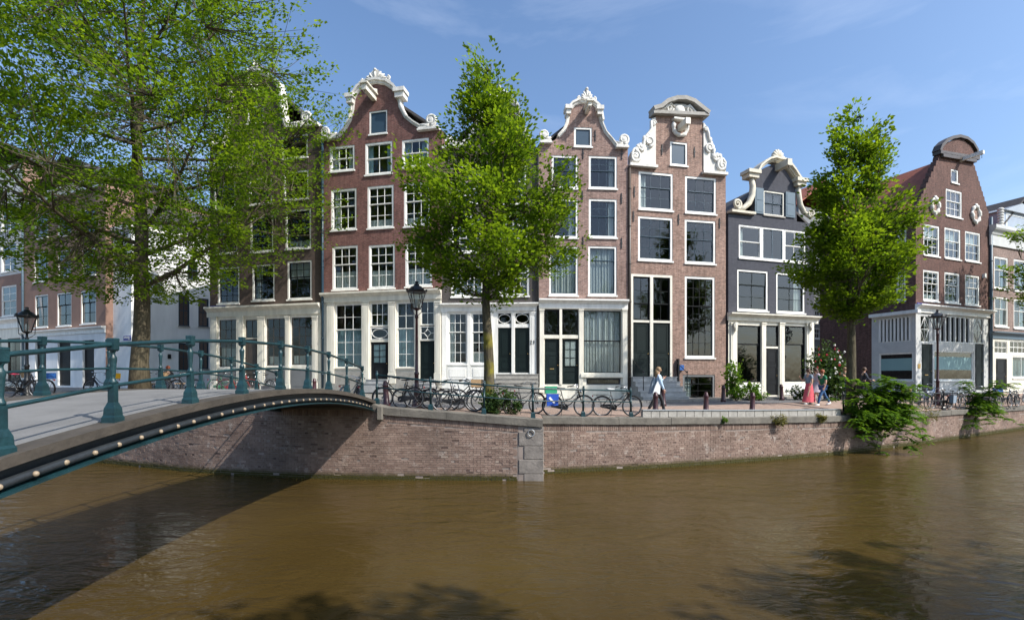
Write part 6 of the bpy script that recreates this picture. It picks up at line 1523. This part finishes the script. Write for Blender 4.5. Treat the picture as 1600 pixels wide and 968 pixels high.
tree('elm leaning in at the right edge of the picture', at(1690, 30.5), .25, [(4.5,1,1),(6,3.2,3),(8,3.9,3.4),(10,3.6,3.2),(12,2.6,2.4),(13.5,.6,.6)], 650, 26, .16, 3.6, 10, 12, sprayL=1.0, gap=.2)
# elms on the photographer's own quay, behind and to the right of the camera; their shade falls on the water
tree('elm on the near quay to the right of the camera', (10.5, -3.6, -.32), .3, [(5.5,1.5,1.5),(7.5,3.6,3.4),(10,4.4,4.0),(12.5,3.4,3.2),(14,1,1)], 520, 22, .22, 5.0, 9, 21, sprayL=1.2)
tree('second elm on the near quay farther right', (19, -1.7, -.32), .3, [(5.5,1.5,1.5),(7.5,3.4,3.4),(10,4.2,4.0),(12.5,3.2,3.2),(14,1,1)], 520, 22, .22, 5.0, 9, 22, sprayL=1.2)

def bush(name, label, cat, c, rad, n, leaf, matname='leaf_bush', seed=1, flat=.0, flowers=None, group=None, stems=True):
    g = np.random.default_rng(seed); c = np.array(c, float); rad = np.array(rad, float); root = thing(name, label, cat, c-np.array([0, 0, rad[2]]), 0, group)
    nc = max(6, n//28); cl = unit(g.normal(0, 1, (nc, 3)))*(g.random((nc, 1))**.45)*rad*(.8+.25*g.random((nc, 1)))+c
    idx = g.integers(0, nc, n); P = cl[idx]+g.normal(0, 1, (n, 3))*rad.mean()*.17; D = unit(g.normal(0, 1, (n, 3))+unit(P-c)*.8+np.array([0, 0, .3])); U = unit(np.array([0, 0, .8])+unit(P-c)*.6+g.normal(0, .6, (n, 3)))
    sz = leaf*g.uniform(.6, 1.35, n); tn = g.normal(.5, .2, n)+.15*(P[:, 2]-c[2])/rad[2]
    leaf_mesh('foliage', P, D, U, sz*1.2, sz*.7, tn, matname, root, root.location)
    if stems:
        w = MB(); b0 = c-np.array([0, 0, rad[2]*1.02])
        for q in cl[:min(nc, 26)]: w.tube([b0+np.array([g.normal(0, .05), g.normal(0, .05), 0]), (b0+q)/2+g.normal(0, .04, 3), q], [.018, .011, .004], 4, False)
        s_ = w.build('stems', 'bark', root, world=True); s_['kind'] = 'stuff'
    if flowers:
        for col_, k_ in flowers:
            for i in range(k_):
                v = unit(g.normal(0, 1, 3)+np.array([0, -.9, .2])); q = c+v*rad*g.uniform(.85, 1.08); f = MB(); r = g.uniform(.035, .07)
                for j in range(6): a = j*1.047+g.uniform(0, 1); f.ball((q[0]+.6*r*math.cos(a), q[1]-.3*r+.2*r*math.sin(a*2), q[2]+.6*r*math.sin(a)), r*.62, r*.4, r*.62, 6, 4)
                f.build('flower', col_, root, world=True)
    return root
def pinnate(name, label, base, n, L, droop, spread, seed, group, leaflet=.15, matname='leaf_bush', out=(0, -1), zup=.9):
    """shrub of long feathered leaves, as the tree-of-heaven seedlings that hang over the wall"""
    g = np.random.default_rng(seed); B = np.array(base, float); root = thing(name, label, 'shrub', B, 0, group); P, D, U, S_, T_ = [], [], [], [], []; w = MB(); o2 = np.array([out[0], out[1], 0])
    nst = max(5, n//9); tips = []
    for i in range(nst):
        th = g.uniform(-1.5, 1.5); dirh = np.array([o2[0]*math.cos(th)-o2[1]*math.sin(th), o2[0]*math.sin(th)+o2[1]*math.cos(th), 0]); ln = L*g.uniform(.5, 1.15); up = g.uniform(-droop, zup)
        pts = [B+np.array([g.normal(0, .06), g.normal(0, .06), 0])+np.array([-dirh[1], dirh[0], 0])*0]
        for t in (.25, .5, .75, 1.0): pts.append(pts[0]+np.array([g.normal(0, spread*.5)*t, 0, 0])+dirh*ln*t*(.75 if up > 0 else 1)+np.array([0, 0, ln*(up*t*1.3-.75*t*t*(1 if up < .5 else .3))]))
        w.tube(pts, [.022,.018,.014,.01,.006], 5); tips += [(pts[j], dirh) for j in (1, 2, 3, 4)]+[(pts[3]*.5+pts[4]*.5, dirh)]
    for i in range(n):
        q, dh = tips[int(g.integers(0, len(tips)))]; th = g.uniform(0, 2*math.pi); d = unit(np.array([math.cos(th), math.sin(th), g.uniform(-.15, .6)])+dh*.5); ln = g.uniform(.35, .7)*L*.62; side = unit(np.cross(d, np.array([0, 0, 1.0])))
        m = 8; ctr = []
        for j in range(m):
            t = (j+.6)/m; p_ = q+d*ln*t+np.array([0, 0, -.45*ln*t*t]); ctr.append(p_)
            for s in (-1, 1):
                dd = unit(side*s+d*.45+np.array([0, 0, -.25])+g.normal(0, .12, 3)); P.append(p_+dd*leaflet*.5); D.append(dd); U.append(unit(np.array([0, 0, 1])+g.normal(0, .25, 3))); S_.append(leaflet*(1-.35*t)*g.uniform(.8, 1.15)); T_.append(.5+g.normal(0, .15)+.2*t)
        w.tube([q]+ctr, .005, 3, False)
    leaf_mesh('foliage', np.array(P), np.array(D), np.array(U), np.array(S_)*1.1, np.array(S_)*.56, np.array(T_), matname, root, B); s_ = w.build('stems', 'leaf_dark', root, world=True); s_['kind'] = 'stuff'
    return root
g1 = 'shrubs hanging over the canal wall'
def wallspot(px, dz, off=-.1): q = qspot(px, off); return Vector((q.x, q.y, q.z+dz))
pinnate('hanging_shrub', 'large bright green shrub spilling over the canal wall below the right elm', wallspot(1366, .35), 480, 1.45, .2, .8, 4, g1, .22)
pinnate('hanging_shrub', 'smaller leafy shoots at the left foot of the large hanging shrub', wallspot(1335, .1), 150, 1.0, .6, .5, 5, g1, .18)
pinnate('hanging_shrub', 'tall green shrub on the canal wall between the right bicycles', wallspot(1526, .45), 260, 1.3, .3, .5, 6, g1, .2)
q = wallspot(1368, -.2, -.4); bush('hanging_shrub', 'rounded mass of leaves low on the wall under the large shrub', 'shrub', q, (.95,.4,.6), 1300, .15, 'leaf_bush', 51, group=g1, stems=False)
pinnate('hanging_shrub', 'shoots standing up behind the black railing next to the large shrub', wallspot(1402, .25, .5), 60, 1.5, -.2, .4, 9, g1, .15, zup=1.2)
tg = 'tufts growing from the canal wall'
for lb_, px, r, dz, mt in (('tiny green tuft leftmost on the right canal wall', 1132, (.16,.12,.16), -.1, 'leaf_bush'), ('round yellow green cushion plant on the coping', 1216, (.36,.22,.34), -.08, 'leaf_moss'), ('small yellow green tuft left of the large hanging shrub', 1283, (.26,.16,.2), -.05, 'leaf_moss'), ('wide dry yellow tuft right of the large hanging shrub', 1449, (.75,.3,.4), -.12, 'leaf_moss'), ('green tuft low beside the large hanging shrub', 1404, (.4,.22,.35), -.15, 'leaf_bush')):
    q = wallspot(px, dz, -.12); bush('wall_tuft', lb_, 'plant', q, r, 700 if r[0] > .2 else 220, .05, mt, int(px), group=tg, stems=False)
q = at(772, 15.75); bush('tree_base_shrub', 'dark green shrub growing round the foot of the mossy elm', 'shrub', (q.x+.08, q.y-.05, q.z+.42), (.55,.36,.46), 1100, .085, 'leaf_dark', 31)
q = at(800, 15.9); bush('tree_base_shrub', 'small round shrub right of the mossy elm foot', 'shrub', (q.x, q.y, q.z+.3), (.33,.26,.3), 420, .08, 'leaf_dark', 32)
q = at(1140, 26.6); bush('climbing_plant', 'tall climbing plant on the left corner of the florist shopfront', 'plant', (q.x+.2, q.y, q.z+1.05), (.55,.4,1.15), 900, .13, 'leaf_bush', 33)
q = at(1172, 26.4); bush('front_garden_plant', 'grassy green plant in front of the florist left window', 'plant', (q.x, q.y, q.z+.5), (.55,.35,.55), 600, .11, 'leaf_bush', 34)
q = at(1150, 25.9); bush('front_garden_plant', 'low bright plant at the corner before the climbing plant', 'plant', (q.x, q.y, q.z+.28), (.45,.3,.3), 420, .1, 'leaf_bush', 35)
q = at(1186, 25.9); bush('front_garden_plant', 'rounded green plant beside the florist door', 'plant', (q.x, q.y, q.z+.3), (.5,.3,.32), 480, .09, 'leaf_bush', 36)
q = at(1243, 26.6); bush('front_garden_plant', 'white flowering plant before the florist right window', 'plant', (q.x, q.y, q.z+.36), (.6,.35,.38), 520, .1, 'leaf_dark', 37, flowers=[('petal_white', 12)])
q = at(1291, 26.4); bush('rose_bush', 'tall rose bush with red and white flowers at the side street corner', 'rose bush', (q.x, q.y, q.z+1.55), (1.05,.8,1.5), 3000, .13, 'leaf_dark', 38, flowers=[('petal_red', 26), ('petal_white', 16)])
q = at(1312, 25.6); bush('rose_bush', 'lower rose bush with white flowers right of the tall one', 'rose bush', (q.x, q.y, q.z+.8), (.75,.55,.8), 1300, .12, 'leaf_dark', 39, flowers=[('petal_white', 12)])
q = at(574, 15.6); bush('kerb_weed', 'small pale weed at the end of the bridge railing', 'plant', (q.x, q.y, q.z+.12), (.14,.12,.14), 120, .06, 'leaf_bush', 40, stems=False)
